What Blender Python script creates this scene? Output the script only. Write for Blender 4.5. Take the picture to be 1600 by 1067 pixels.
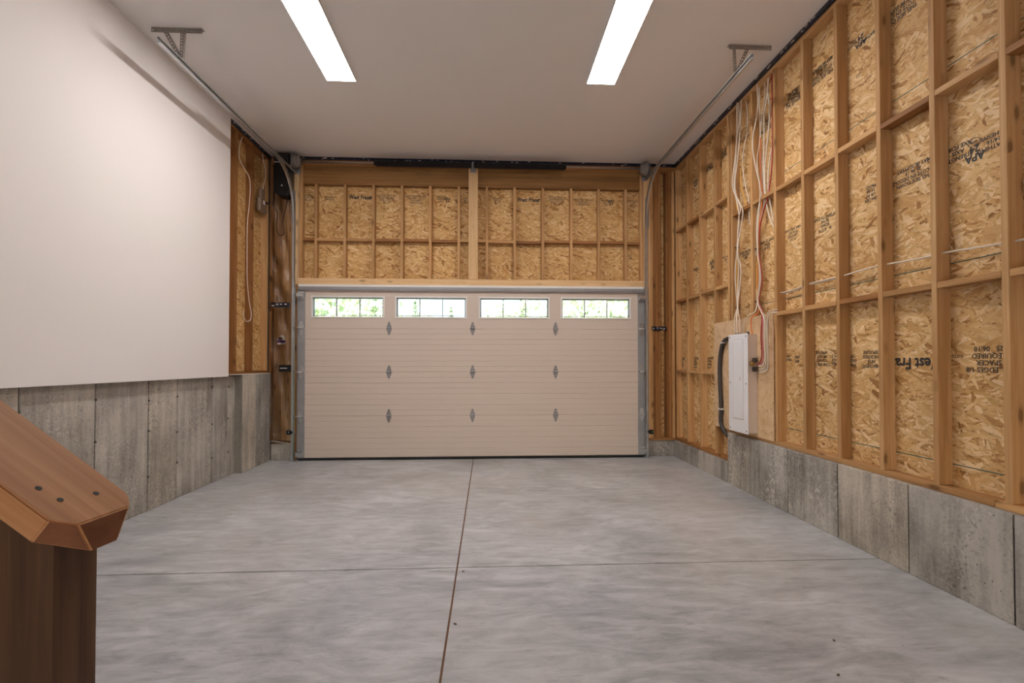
import bpy, bmesh, math, random
from mathutils import Vector, Matrix, Euler
from math import sin, cos, pi, radians, sqrt

random.seed(7)
for o in list(bpy.data.objects):
    bpy.data.objects.remove(o, do_unlink=True)
S = bpy.context.scene
COL = S.collection

# ------------------------------------------------------------------ camera
F_PX, YAW, PITCH, SHIFT, CAM_H = 749.4, 0.0505, 0.015, 22.16, 1.35
cam_d = bpy.data.cameras.new('camera')
cam_d.sensor_width = 36.0
cam_d.lens = F_PX / 1600 * 36.0
cam_d.shift_y = SHIFT / 1600
cam_d.clip_start = 0.02
cam_d.clip_end = 400
cam = bpy.data.objects.new('camera', cam_d)
cam.location = (0, 0, CAM_H)
cam.rotation_euler = Euler((pi / 2 + PITCH, 0, -YAW), 'XYZ')
COL.objects.link(cam)
S.camera = cam

# ------------------------------------------------------------------ world, sun, exposure
S.view_settings.view_transform = 'Standard'
S.view_settings.look = 'None'
S.view_settings.gamma = 1.0
S.view_settings.use_curve_mapping = False
S.view_settings.exposure = 1.24
LAMP_STRENGTH = 22.0
LAMP_COLOR = (1.0, 0.935, 0.885)

w = bpy.data.worlds.new('sky')
S.world = w
w.use_nodes = True
nt = w.node_tree
nt.nodes.clear()
sky = nt.nodes.new('ShaderNodeTexSky')
sky.sky_type = 'NISHITA'
sky.sun_disc = False
sky.sun_elevation = radians(42)
sky.sun_rotation = radians(200)
sky.dust_density = 3.0
sky.ozone_density = 0.6
bg = nt.nodes.new('ShaderNodeBackground')
bg.inputs['Strength'].default_value = 0.42
wo = nt.nodes.new('ShaderNodeOutputWorld')
nt.links.new(sky.outputs[0], bg.inputs['Color'])
nt.links.new(bg.outputs[0], wo.inputs['Surface'])

sun_d = bpy.data.lights.new('sun', 'SUN')
sun_d.energy = 6.5
sun_d.angle = radians(0.6)
sun_d.color = (1, .96, .9)
sun = bpy.data.objects.new('sun', sun_d)
sun.rotation_euler = (radians(48), 0, radians(-20))
sun.location = (0, -10, 20)
COL.objects.link(sun)

# ------------------------------------------------------------------ measuring
_c, _s, _cp, _sp = cos(YAW), sin(YAW), cos(PITCH), sin(PITCH)


def wall_point(x, y, axis, val):
    """point of the plane axis=val that was measured at (x, y) on the photograph"""
    r = (x - 800) / F_PX
    u = -(y - 533.5 - SHIFT) / F_PX
    d = _cp - u * _sp
    z = _sp + u * _cp
    v = Vector((r * _c + d * _s, -r * _s + d * _c, z))
    i = 'XYZ'.index(axis)
    o = Vector((0, 0, CAM_H))
    return o + v * ((val - o[i]) / v[i])


# ------------------------------------------------------------------ materials
def mat(name):
    m = bpy.data.materials.new(name)
    m.use_nodes = True
    nt = m.node_tree
    nt.nodes.clear()
    out = nt.nodes.new('ShaderNodeOutputMaterial')
    p = nt.nodes.new('ShaderNodeBsdfPrincipled')
    nt.links.new(p.outputs[0], out.inputs['Surface'])
    return m, nt, p, out


class N:
    """small node helper"""
    def __init__(self, nt):
        self.t = nt

    def new(self, kind, **kw):
        n = self.t.nodes.new(kind)
        for k, v in kw.items():
            setattr(n, k, v)
        return n

    def link(self, a, b):
        self.t.links.new(a, b)

    def set(self, sock, v):
        if hasattr(v, 'is_linked') or isinstance(v, bpy.types.NodeSocket):
            self.t.links.new(v, sock)
        else:
            sock.default_value = v

    def math(self, op, a, b=0.0, c=None, clamp=False):
        n = self.new('ShaderNodeMath', operation=op, use_clamp=clamp)
        self.set(n.inputs[0], a)
        self.set(n.inputs[1], b)
        if c is not None:
            self.set(n.inputs[2], c)
        return n.outputs[0]

    def mix(self, fac, a, b, blend='MIX'):
        n = self.new('ShaderNodeMix', data_type='RGBA', blend_type=blend)
        self.set(n.inputs[0], fac)
        for sck, v in ((n.inputs[6], a), (n.inputs[7], b)):
            if isinstance(v, tuple) and len(v) == 3:
                v = v + (1,)
            self.set(sck, v)
        return n.outputs[2]

    def mixv(self, fac, a, b):
        n = self.new('ShaderNodeMix', data_type='VECTOR')
        self.set(n.inputs[0], fac)
        self.set(n.inputs[4], a)
        self.set(n.inputs[5], b)
        return n.outputs[1]

    def ramp(self, fac, stops, interp='LINEAR'):
        n = self.new('ShaderNodeValToRGB')
        cr = n.color_ramp
        cr.interpolation = interp
        while len(cr.elements) < len(stops):
            cr.elements.new(0.5)
        for e, (p, c) in zip(cr.elements, stops):
            e.position = p
            e.color = (c[0], c[1], c[2], 1) if isinstance(c, tuple) else (c, c, c, 1)
        self.set(n.inputs[0], fac)
        return n.outputs[0]

    def mapping(self, vec, scale=(1, 1, 1), rot=(0, 0, 0), loc=(0, 0, 0)):
        n = self.new('ShaderNodeMapping')
        self.link(vec, n.inputs[0])
        self.set(n.inputs['Location'], loc)
        self.set(n.inputs['Rotation'], rot)
        self.set(n.inputs['Scale'], scale)
        return n.outputs[0]

    def noise(self, vec, scale, detail=3, rough=0.5, dist=0.0, dims='3D'):
        n = self.new('ShaderNodeTexNoise', noise_dimensions=dims)
        self.link(vec, n.inputs['Vector'])
        n.inputs['Scale'].default_value = scale
        n.inputs['Detail'].default_value = detail
        n.inputs['Roughness'].default_value = rough
        n.inputs['Distortion'].default_value = dist
        return n.outputs[0]

    def voro(self, vec, scale, feature='F1', dims='3D', rand=1.0):
        n = self.new('ShaderNodeTexVoronoi', feature=feature, voronoi_dimensions=dims)
        self.link(vec, n.inputs['Vector'])
        n.inputs['Scale'].default_value = scale
        n.inputs['Randomness'].default_value = rand
        return n

    def coords(self, rnd=40.0):
        tc = self.new('ShaderNodeTexCoord')
        oi = self.new('ShaderNodeObjectInfo')
        if not rnd:
            return tc.outputs['Object'], oi.outputs['Random']
        a = self.math('MULTIPLY', oi.outputs['Random'], rnd)
        va = self.new('ShaderNodeVectorMath', operation='ADD')
        self.link(tc.outputs['Object'], va.inputs[0])
        self.link(a, va.inputs[1])
        return va.outputs[0], oi.outputs['Random']

    def bump(self, h, strength, dist, p):
        n = self.new('ShaderNodeBump')
        n.inputs['Strength'].default_value = strength
        n.inputs['Distance'].default_value = dist
        self.link(h, n.inputs['Height'])
        self.link(n.outputs[0], p.inputs['Normal'])


def plain(name, col, rough=0.5, metal=0.0, spec=0.5):
    m, nt, p, out = mat(name)
    p.inputs['Base Color'].default_value = (*col, 1)
    p.inputs['Roughness'].default_value = rough
    p.inputs['Metallic'].default_value = metal
    p.inputs['Specular IOR Level'].default_value = spec
    return m


def wood(name, dark, mid, light, knots=0.7, rough=0.6, vary=0.25, grain=1.0, stain=0.0):
    """solid lumber, grain along local Z, every piece shifted by its own random value"""
    m, nt, p, out = mat(name)
    n = N(nt)
    v, rnd = n.coords()
    g = n.mapping(v, scale=(34 * grain, 34 * grain, 1.3))
    wob = n.noise(v, 2.0, 2)
    fine = n.noise(g, 1.0, 4, 0.6, 0.6)
    broad = n.noise(n.mapping(v, scale=(9, 9, .5)), 1.0, 3, 0.5, 0.4)
    f = n.math('ADD', n.math('MULTIPLY', fine, 0.55), n.math('MULTIPLY', broad, 0.55))
    col = n.ramp(f, [(0.36, dark), (0.55, mid), (0.74, light)])
    # piece to piece tint
    tint = n.ramp(rnd, [(0.0, (1 - vary, 1 - vary * 1.25, 1 - vary * 1.5)), (0.5, (1, 1, 1)), (1.0, (1 + vary * .35, 1 + vary * .25, 1 + vary * .1))])
    col = n.mix(1.0, col, tint, 'MULTIPLY')
    # knots
    kv = n.voro(n.mapping(v, scale=(13, 13, 4.5)), 1.0)
    warp = n.math('ADD', kv.outputs['Distance'], n.math('MULTIPLY', n.noise(v, 60, 2), 0.06))
    pick = n.math('GREATER_THAN', kv.outputs['Color'], 0.60)
    k = n.ramp(warp, [(0.17, 1.0), (0.23, 0.4), (0.36, 0.0)])
    k = n.math('MULTIPLY', n.math('MULTIPLY', k, pick), knots)
    col = n.mix(k, col, (dark[0] * .28, dark[1] * .24, dark[2] * .2))
    # handling marks and water stain
    st = n.ramp(n.noise(n.mapping(v, scale=(3, 3, 1.1)), 1.6, 4, 0.62), [(0.58, 0.0), (0.75, 1.0)])
    col = n.mix(n.math('MULTIPLY', st, 0.25 + stain), col, (dark[0] * .5, dark[1] * .48, dark[2] * .5))
    n.link(col, p.inputs['Base Color'])
    p.inputs['Roughness'].default_value = rough
    p.inputs['Specular IOR Level'].default_value = 0.3
    n.bump(fine, 0.12, 0.004, p)
    return m


M = {}
M['pine'] = wood('framing_lumber', (.38, .20, .078), (.56, .325, .142), (.71, .465, .24))
M['pine_pale'] = wood('new_pine', (.62, .40, .19), (.74, .50, .27), (.82, .60, .36), knots=.55, vary=.08)
M['pine_brown'] = wood('aged_pine', (.22, .095, .03), (.33, .15, .05), (.44, .22, .085), vary=.3, stain=.15)
M['lvl'] = wood('header_veneer', (.17, .08, .024), (.27, .135, .043), (.37, .195, .07), knots=.9, vary=.05, stain=.3)
M['cedar'] = wood('cedar_handrail', (.24, .094, .032), (.40, .185, .076), (.53, .28, .135), knots=.9, rough=.6, vary=.05, grain=1.3)
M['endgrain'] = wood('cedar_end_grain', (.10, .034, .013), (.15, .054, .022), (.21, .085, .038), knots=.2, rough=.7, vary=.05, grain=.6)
M['stain'] = wood('brown_stained_wood', (.026, .012, .006), (.072, .033, .014), (.155, .078, .036), knots=.3, rough=.5, vary=.1, stain=.4)
M['ply'] = wood('plywood_face', (.58, .37, .19), (.70, .48, .28), (.79, .58, .38), knots=.3, vary=.05, grain=.5)


def osb_material(name='oriented_strand_board', hue=(1, 1, 1)):
    m, nt, p, out = mat(name)
    n = N(nt)
    v, rnd = n.coords(60)
    nz = n.new('ShaderNodeTexNoise')
    n.link(v, nz.inputs['Vector'])
    nz.inputs['Scale'].default_value = 14
    nz.inputs['Detail'].default_value = 2
    off = n.new('ShaderNodeVectorMath', operation='SCALE')
    n.link(nz.outputs['Color'], off.inputs[0])
    off.inputs['Scale'].default_value = 0.03
    ad = n.new('ShaderNodeVectorMath', operation='ADD')
    n.link(v, ad.inputs[0])
    n.link(off.outputs[0], ad.inputs[1])
    vw = ad.outputs[0]
    pri = tone = gv = edge = None
    for i, (ang, sx, sy) in enumerate(((4, 9.0, 52), (33, 10.5, 50), (-38, 10, 54), (68, 13, 48), (-14, 13, 80), (18, 7.5, 40))):
        mp = n.mapping(vw, rot=(0, 0, radians(ang)), loc=(i * 3.7, i * 1.9, 0))
        sc = n.mapping(mp, scale=(sx, sy, 0.0))
        vo = n.voro(sc, 1.0, dims='2D')
        sep = n.new('ShaderNodeSeparateColor')
        n.link(vo.outputs['Color'], sep.inputs[0])
        r, g_ = sep.outputs[0], sep.outputs[1]
        ed = vo.outputs['Distance']
        if pri is None:
            pri, tone, gv, edge = r, g_, mp, ed
        else:
            f = n.math('GREATER_THAN', r, pri)
            pri = n.math('MAXIMUM', r, pri)
            mm = n.new('ShaderNodeMix', data_type='FLOAT')
            n.link(f, mm.inputs[0]); n.link(tone, mm.inputs[2]); n.link(g_, mm.inputs[3])
            tone = mm.outputs[0]
            me = n.new('ShaderNodeMix', data_type='FLOAT')
            n.link(f, me.inputs[0]); n.link(edge, me.inputs[2]); n.link(ed, me.inputs[3])
            edge = me.outputs[0]
            gv = n.mixv(f, gv, mp)
    grain = n.noise(n.mapping(gv, scale=(14, 190, 1)), 1.0, 3, 0.6)
    t = n.math('ADD', tone, n.math('MULTIPLY', n.math('SUBTRACT', grain, 0.5), 0.42))
    h = lambda c: (c[0] * hue[0], c[1] * hue[1], c[2] * hue[2])
    col = n.ramp(t, [(-0.0, h((.30, .135, .04))), (0.05, h((.46, .24, .08))), (0.14, h((.60, .35, .135))), (0.42, h((.69, .435, .19))),
                     (0.72, h((.77, .53, .26))), (1.0, h((.86, .66, .40)))])
    # dark flecks of bark and resin
    fl = n.noise(n.mapping(vw, rot=(0, 0, .3), scale=(26, 85, 1)), 1.0, 2, 0.5, 0.3)
    flm = n.ramp(fl, [(0.645, 0.0), (0.70, 1.0)])
    col = n.mix(n.math('MULTIPLY', flm, 0.75), col, h((.23, .105, .03)))
    big = n.noise(v, 1.2, 2)
    col = n.mix(1.0, col, n.ramp(big, [(0.3, (.86, .82, .78)), (0.7, (1.06, 1.06, 1.06))]), 'MULTIPLY')
    # darker towards the edges of the strands
    eg = n.ramp(edge, [(0.5, 1.0), (0.85, 0.72)])
    col = n.mix(0.6, col, n.mix(1.0, col, eg, 'MULTIPLY'))
    n.link(col, p.inputs['Base Color'])
    p.inputs['Roughness'].default_value = 0.62
    p.inputs['Specular IOR Level'].default_value = 0.3
    hgt = n.math('ADD', n.math('MULTIPLY', pri, 0.6), n.math('MULTIPLY', grain, 0.4))
    n.bump(hgt, 0.25, 0.004, p)
    return m


M['osb'] = osb_material()
M['osb_front'] = osb_material('oriented_strand_board_front', (.97, .93, .84))


def concrete_wall(name, base, light, dark, pit=0.8, white=0.5):
    m, nt, p, out = mat(name)
    n = N(nt)
    v, rnd = n.coords(30)
    big = n.noise(v, 1.6, 4, 0.6)
    streak = n.noise(n.mapping(v, scale=(16, 16, 1.4)), 1.0, 4, 0.6, 0.3)
    fine = n.noise(v, 60, 4, 0.7)
    f = n.math('ADD', n.math('MULTIPLY', big, 0.5), n.math('ADD', n.math('MULTIPLY', streak, 0.35), n.math('MULTIPLY', fine, 0.22)))
    col = n.ramp(f, [(0.43, dark), (0.535, base), (0.64, light)])
    tint = n.ramp(rnd, [(0.0, (.84, .84, .85)), (0.35, (.95, .95, .94)), (0.7, (1.03, 1.01, .98)), (1.0, (1.28, 1.23, 1.13))])
    col = n.mix(1.0, col, tint, 'MULTIPLY')
    ef = n.math('MULTIPLY', n.ramp(n.noise(v, 30, 5, 0.75), [(0.50, 0.0), (0.60, 1.0)]), n.ramp(n.noise(n.mapping(v, scale=(1.8, 1.8, .9)), 1.5, 3), [(0.46, 0.0), (0.62, 1.0)]))
    col = n.mix(n.math('MULTIPLY', ef, white), col, (.62, .58, .53))
    dm = n.math('MULTIPLY', n.ramp(n.noise(v, 45, 4, 0.7), [(0.55, 0.0), (0.62, 1.0)]), n.ramp(n.noise(n.mapping(v, scale=(3, 3, .7), loc=(5, 3, 1)), 1.3, 3), [(0.5, 0.0), (0.68, 1.0)]))
    col = n.mix(n.math('MULTIPLY', dm, pit), col, (dark[0] * .42, dark[1] * .4, dark[2] * .38))
    vo = n.voro(n.mapping(v, scale=(1, 1, 1)), 24)
    pits = n.math('MULTIPLY', n.ramp(n.math('ADD', vo.outputs['Distance'], n.math('MULTIPLY', fine, .08)), [(0.12, 1.0), (0.17, 0.0)]), n.math('GREATER_THAN', vo.outputs['Color'], 0.55))
    col = n.mix(n.math('MULTIPLY', pits, 0.75), col, (.07, .06, .05))
    n.link(col, p.inputs['Base Color'])
    p.inputs['Roughness'].default_value = 0.85
    p.inputs['Specular IOR Level'].default_value = 0.25
    n.bump(n.math('SUBTRACT', fine, n.math('MULTIPLY', pits, 1.5)), 0.35, 0.006, p)
    return m


M['concrete_left'] = concrete_wall('formed_concrete_left', (.40, .375, .345), (.54, .51, .465), (.27, .25, .225))
M['concrete_right'] = concrete_wall('formed_concrete_right', (.36, .335, .305), (.50, .47, .43), (.22, .20, .18), white=.8, pit=.9)


M['concrete_shaded'] = concrete_wall('formed_concrete_shaded', (.25, .23, .205), (.33, .305, .275), (.18, .165, .145), white=.1)  # jog face concrete with its shade mixed into the colour


def floor_material():
    m, nt, p, out = mat('polished_concrete')
    n = N(nt)
    tc = n.new('ShaderNodeTexCoord')
    geo = n.new('ShaderNodeNewGeometry')
    v = geo.outputs['Position']
    big = n.noise(v, 0.8, 4, 0.6, 0.5)
    sw = n.noise(n.mapping(v, scale=(1.6, 4.2, 1), rot=(0, 0, .55)), 1.4, 5, 0.62, 1.6)
    sw2 = n.noise(n.mapping(v, scale=(2.2, 9, 1), rot=(0, 0, .25)), 1.6, 5, 0.65, 1.0)
    fine = n.noise(v, 70, 3, 0.7)
    f = n.math('ADD', n.math('MULTIPLY', big, .34), n.math('ADD', n.math('MULTIPLY', sw, .36), n.math('ADD', n.math('MULTIPLY', sw2, .24), n.math('MULTIPLY', fine, .06))))
    col = n.ramp(f, [(0.39, (.28, .288, .305)), (0.5, (.445, .452, .475)), (0.61, (.61, .618, .645))])
    tr = n.noise(n.mapping(v, scale=(3, 14, 1), rot=(0, 0, .5)), 2.2, 4, 0.6, 0.8)
    col = n.mix(n.math('MULTIPLY', n.ramp(tr, [(0.60, 0.0), (0.70, 1.0)]), .5), col, (.22, .22, .23))
    warm = n.ramp(n.noise(v, .7, 2), [(0.45, 0.0), (0.7, 1.0)])
    col = n.mix(n.math('MULTIPLY', warm, .25), col, (.48, .43, .37))
    vo = n.voro(v, 9)
    sp = n.math('MULTIPLY', n.ramp(vo.outputs['Distance'], [(0.03, 1.0), (0.05, 0.0)]), n.math('GREATER_THAN', vo.outputs['Color'], 0.8))
    col = n.mix(n.math('MULTIPLY', sp, .7), col, (.10, .08, .07))
    n.link(col, p.inputs['Base Color'])
    n.link(n.ramp(sw, [(0.3, .30), (0.7, .44)]), p.inputs['Roughness'])
    p.inputs['Specular IOR Level'].default_value = 0.5
    n.bump(n.math('ADD', sw2, n.math('MULTIPLY', fine, .3)), 0.05, 0.01, p)
    return m


M['floor'] = floor_material()
M['joint_dirt'] = plain('joint_dirt', (.17, .085, .045), .95)
M['footing'] = plain('footing_concrete', (.10, .09, .08), .9)


def drywall_material(name, col, rough=.75):
    m, nt, p, out = mat(name)
    n = N(nt)
    v, rnd = n.coords(0)
    f = n.noise(v, .9, 3)
    n.link(n.mix(f, tuple(c * .965 for c in col), col), p.inputs['Base Color'])
    p.inputs['Roughness'].default_value = rough
    p.inputs['Specular IOR Level'].default_value = .25
    n.bump(n.noise(v, 220, 2), .04, .002, p)
    return m


M['drywall'] = drywall_material('white_drywall', (.85, .815, .815))
M['ceiling'] = drywall_material('ceiling_paint', (.80, .76, .735))


def galv(name, col, rough=.38, metal=.85):
    m, nt, p, out = mat(name)
    n = N(nt)
    v, rnd = n.coords(9)
    vo = n.voro(v, 70)
    f = n.math('ADD', n.math('MULTIPLY', vo.outputs['Distance'], .25), n.noise(v, 9, 3))
    n.link(n.mix(f, tuple(c * .7 for c in col), tuple(min(1, c * 1.2) for c in col)), p.inputs['Base Color'])
    p.inputs['Metallic'].default_value = metal
    n.link(n.ramp(f, [(.3, rough * .8), (.8, rough * 1.25)]), p.inputs['Roughness'])
    return m


M['galv'] = galv('galvanised_steel', (.56, .58, .60), .33, .95)
M['galv_dull'] = galv('dull_galvanised_steel', (.36, .36, .37), .55, .6)
M['hinge'] = galv('grey_hinge_steel', (.34, .33, .34), .5, .7)
M['angle'] = galv('perforated_steel', (.30, .27, .25), .5, .6)
M['door_paint'] = drywall_material('almond_door_paint', (.66, .565, .495), .45)
M['window_white'] = plain('white_window_plastic', (.80, .78, .77), .4)
M['grille'] = plain('grey_window_grille', (.42, .45, .47), .5)
M['black'] = plain('black_plastic', (.008, .008, .009), .35)
M['black_rubber'] = plain('black_rubber', (.012, .011, .011), .7)
M['black_steel'] = plain('black_spring_steel', (.012, .012, .014), .42, .3)
M['white_cable'] = plain('white_cable_jacket', (.76, .66, .54), .45)
M['yellow_cable'] = plain('yellow_cable_jacket', (.72, .42, .07), .45)
M['orange_cable'] = plain('orange_cable_jacket', (.70, .20, .05), .45)
M['red_cable'] = plain('red_cable_jacket', (.42, .045, .03), .45)
M['pink_cable'] = plain('pink_cable_jacket', (.55, .15, .16), .45)
M['grey_cable'] = plain('dark_grey_service_cable', (.055, .045, .042), .45)
M['cord'] = plain('dark_brown_cord', (.035, .012, .008), .45)
M['panel_white'] = plain('white_enamel', (.80, .79, .82), .35)
M['panel_grey'] = plain('cream_enamel', (.66, .56, .49), .4)
M['screw'] = plain('screw_steel', (.10, .09, .09), .4, .8)
M['brass'] = plain('brass_clamp', (.45, .30, .10), .35, .8)
M['zip'] = plain('grey_strap', (.62, .58, .55), .5)
M['ink'] = plain('black_print_ink', (.03, .026, .024), .6)
M['ink_soft'] = plain('faded_print_ink', (.10, .065, .04), .7)
M['teal'] = plain('teal_chalk_line', (.02, .10, .085), .8)
M['foam'] = plain('white_sill_foam', (.72, .66, .60), .8)
M['white_paint'] = plain('white_lettering', (.85, .85, .85), .5)
M['purple'] = plain('purple_print', (.11, .03, .17), .5)
M['paper'] = plain('white_tag_card', (.75, .68, .62), .6)
M['led_green'] = plain('green_indicator', (.05, .6, .12), .3)
M['box_grey'] = plain('vapour_boot_plastic', (.24, .165, .115), .25)


def navy_film():
    m, nt, p, out = mat('navy_vapour_film')
    n = N(nt)
    v, rnd = n.coords(9)
    f = n.noise(v, 26, 4, .7)
    n.link(n.ramp(f, [(.40, (.004, .005, .012)), (.58, (.012, .016, .045)), (.72, (.035, .04, .075))]), p.inputs['Base Color'])
    p.inputs['Roughness'].default_value = .28
    n.bump(n.noise(v, 35, 3), .6, .01, p)
    return m


M['navy'] = navy_film()


def emission(name, col, s):
    m = bpy.data.materials.new(name)
    m.use_nodes = True
    nt = m.node_tree
    nt.nodes.clear()
    o = nt.nodes.new('ShaderNodeOutputMaterial')
    e = nt.nodes.new('ShaderNodeEmission')
    e.inputs[0].default_value = (*col, 1)
    e.inputs[1].default_value = s
    nt.links.new(e.outputs[0], o.inputs[0])
    return m


M['lamp'] = emission('led_diffuser', LAMP_COLOR, LAMP_STRENGTH)


def glass(name, tint, gloss, rough=0.0, alpha_noise=None):
    m = bpy.data.materials.new(name)
    m.use_nodes = True
    nt = m.node_tree
    nt.nodes.clear()
    n = N(nt)
    o = n.new('ShaderNodeOutputMaterial')
    t = n.new('ShaderNodeBsdfTransparent')
    t.inputs[0].default_value = (*tint, 1)
    g = n.new('ShaderNodeBsdfGlossy')
    g.inputs['Roughness'].default_value = rough
    fr = n.new('ShaderNodeFresnel')
    fr.inputs[0].default_value = 1.45
    mx = n.new('ShaderNodeMixShader')
    n.link(n.math('MULTIPLY', fr.outputs[0], gloss), mx.inputs[0])
    n.link(t.outputs[0], mx.inputs[1])
    n.link(g.outputs[0], mx.inputs[2])
    if alpha_noise:
        tc = n.new('ShaderNodeTexCoord')
        bp_ = n.new('ShaderNodeBump')
        bp_.inputs['Strength'].default_value = .7
        bp_.inputs['Distance'].default_value = .03
        n.link(n.noise(tc.outputs['Object'], 15, 3, .6, .8), bp_.inputs['Height'])
        n.link(bp_.outputs[0], g.inputs['Normal'])
        n.link(bp_.outputs[0], fr.inputs['Normal'])
    n.link(mx.outputs[0], o.inputs[0])
    return m


M['glass'] = glass('window_glass', (.97, .98, .98), 1.0)
M['poly'] = glass('clear_polythene', (.96, .95, .94), 1.5, .16, True)


def leaf_material(name, a, b):
    m, nt, p, out = mat(name)
    n = N(nt)
    geo = n.new('ShaderNodeNewGeometry')
    n.link(n.mix(n.noise(geo.outputs['Position'], 1.7, 3), a, b), p.inputs['Base Color'])
    p.inputs['Roughness'].default_value = .6
    return m


M['leaf'] = leaf_material('summer_leaves', (.36, .46, .28), (.58, .65, .46))
M['leaf_dark'] = leaf_material('spruce_needles', (.22, .30, .21), (.34, .42, .30))
M['bark'] = plain('tree_bark', (.12, .08, .05), .9)
M['grass'] = leaf_material('lawn', (.16, .26, .07), (.25, .34, .12))
M['siding'] = plain('outer_siding', (.35, .34, .33), .7)

# ------------------------------------------------------------------ object helpers
WLOC = {}


class MB:
    """collects shapes in world coordinates and links them as ONE mesh object"""
    def __init__(self):
        self.bm = bmesh.new()

    def box(self, x0, x1, y0, y1, z0, z1, bevel=0.0):
        r = bmesh.ops.create_cube(self.bm, size=1.0)
        vs = r['verts']
        for v in vs:
            v.co = Vector(((x0 + x1) / 2 + v.co.x * (x1 - x0), (y0 + y1) / 2 + v.co.y * (y1 - y0), (z0 + z1) / 2 + v.co.z * (z1 - z0)))
        if bevel:
            es = list({e for v in vs for e in v.link_edges})
            bmesh.ops.bevel(self.bm, geom=es, offset=bevel, segments=1, affect='EDGES')
        return self

    def poly(self, pts, axis, a, b):
        """prism: pts in the two other axes, extruded from a to b along axis"""
        i = 'XYZ'.index(axis)
        def mk(p, t):
            q = list(p)
            q.insert(i, t)
            return self.bm.verts.new(q)
        A = [mk(p, a) for p in pts]
        B = [mk(p, b) for p in pts]
        n = len(pts)
        fs = [self.bm.faces.new(A), self.bm.faces.new(B)]
        for k in range(n):
            fs.append(self.bm.faces.new((A[k], A[(k + 1) % n], B[(k + 1) % n], B[k])))
        bmesh.ops.recalc_face_normals(self.bm, faces=fs)
        return self

    def cyl(self, p0, p1, r0, r1=None, n=14, cap=True):
        r1 = r0 if r1 is None else r1
        p0, p1 = Vector(p0), Vector(p1)
        d = p1 - p0
        q = d.to_track_quat('Z', 'Y').to_matrix().to_4x4()
        mtx = Matrix.Translation((p0 + p1) / 2) @ q
        r = bmesh.ops.create_cone(self.bm, cap_ends=cap, segments=n, radius1=r0, radius2=r1, depth=d.length, matrix=mtx)
        if n > 6:
            for f in {f for v in r['verts'] for f in v.link_faces}:
                if len(f.verts) == 4:
                    f.smooth = True
        return self

    def tube(self, pts, r, n=7, smooth=4, closed_caps=True, rx=None):
        P = [Vector(p) for p in pts]
        if smooth > 1 and len(P) > 2:
            out = []
            for i in range(len(P) - 1):
                p0 = P[i - 1] if i else P[i] * 2 - P[i + 1]
                p1, p2 = P[i], P[i + 1]
                p3 = P[i + 2] if i + 2 < len(P) else P[i + 1] * 2 - P[i]
                for k in range(smooth):
                    t = k / smooth
                    out.append(0.5 * ((2 * p1) + (p2 - p0) * t + (2 * p0 - 5 * p1 + 4 * p2 - p3) * t * t + (3 * p1 - p0 - 3 * p2 + p3) * t ** 3))
            out.append(P[-1])
            P = out
        nrm = None
        rings = []
        for i, p in enumerate(P):
            t = (P[min(i + 1, len(P) - 1)] - P[max(i - 1, 0)]).normalized()
            if nrm is None:
                nrm = t.orthogonal().normalized()
            nrm = (nrm - t * nrm.dot(t)).normalized()
            bn = t.cross(nrm)
            rings.append([self.bm.verts.new(p + nrm * cos(2 * pi * k / n) * r + bn * sin(2 * pi * k / n) * (rx or r)) for k in range(n)])
        for a, b in zip(rings, rings[1:]):
            for k in range(n):
                f = self.bm.faces.new((a[k], a[(k + 1) % n], b[(k + 1) % n], b[k]))
                f.smooth = True
        if closed_caps:
            self.bm.faces.new(rings[0][::-1])
            self.bm.faces.new(rings[-1])
        return self

    def sweep_yz(self, x0, prof, path):
        """profile (a along X, b along the in-plane normal) swept along a path of (y, z)"""
        rings = []
        for i, (y, z) in enumerate(path):
            a = path[max(i - 1, 0)]
            b = path[min(i + 1, len(path) - 1)]
            t = Vector((b[0] - a[0], b[1] - a[1])).normalized()
            nn = Vector((-t.y, t.x))
            rings.append([self.bm.verts.new((x0 + pa, y + nn.x * pb, z + nn.y * pb)) for pa, pb in prof])
        n = len(prof)
        fs = []
        for a, b in zip(rings, rings[1:]):
            for k in range(n):
                fs.append(self.bm.faces.new((a[k], a[(k + 1) % n], b[(k + 1) % n], b[k])))
        fs.append(self.bm.faces.new(rings[0]))
        fs.append(self.bm.faces.new(rings[-1]))
        bmesh.ops.recalc_face_normals(self.bm, faces=fs)
        return self

    def build(self, name, m, parent=None, origin=None):
        me = bpy.data.meshes.new(name)
        if origin is None:
            if len(self.bm.verts):
                lo = [min(v.co[i] for v in self.bm.verts) for i in range(3)]
                hi = [max(v.co[i] for v in self.bm.verts) for i in range(3)]
                origin = Vector([(a + b) / 2 for a, b in zip(lo, hi)])
            else:
                origin = Vector()
        origin = Vector(origin)
        for v in self.bm.verts:
            v.co -= origin
        self.bm.to_mesh(me)
        self.bm.free()
        return link(name, me, m, parent, origin)


def link(name, me, m, parent, origin, rot=None):
    if m is not None:
        me.materials.append(m)
    o = bpy.data.objects.new(name, me)
    COL.objects.link(o)
    wm = Matrix.Translation(Vector(origin))
    if rot:
        wm = wm @ (rot if isinstance(rot, Euler) else Euler(rot)).to_matrix().to_4x4()
    if parent is not None:
        o.parent = parent
        o.matrix_basis = WLOC[parent].inverted() @ wm
    else:
        o.matrix_basis = wm
    WLOC[o] = wm
    return o


def thing(name, label, cat, loc, group=None):
    o = bpy.data.objects.new(name, None)
    o.empty_display_size = .1
    COL.objects.link(o)
    o.location = loc
    WLOC[o] = Matrix.Translation(Vector(loc))
    return tag(o, label, cat, group)


def tag(o, label, cat, group=None):
    o['label'] = label
    o['category'] = cat
    if group:
        o['group'] = group
    return o


def struct(o, label=None, cat=None):
    o['kind'] = 'structure'
    if label:
        o['label'] = label
    if cat:
        o['category'] = cat
    return o


_lum = {}


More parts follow.
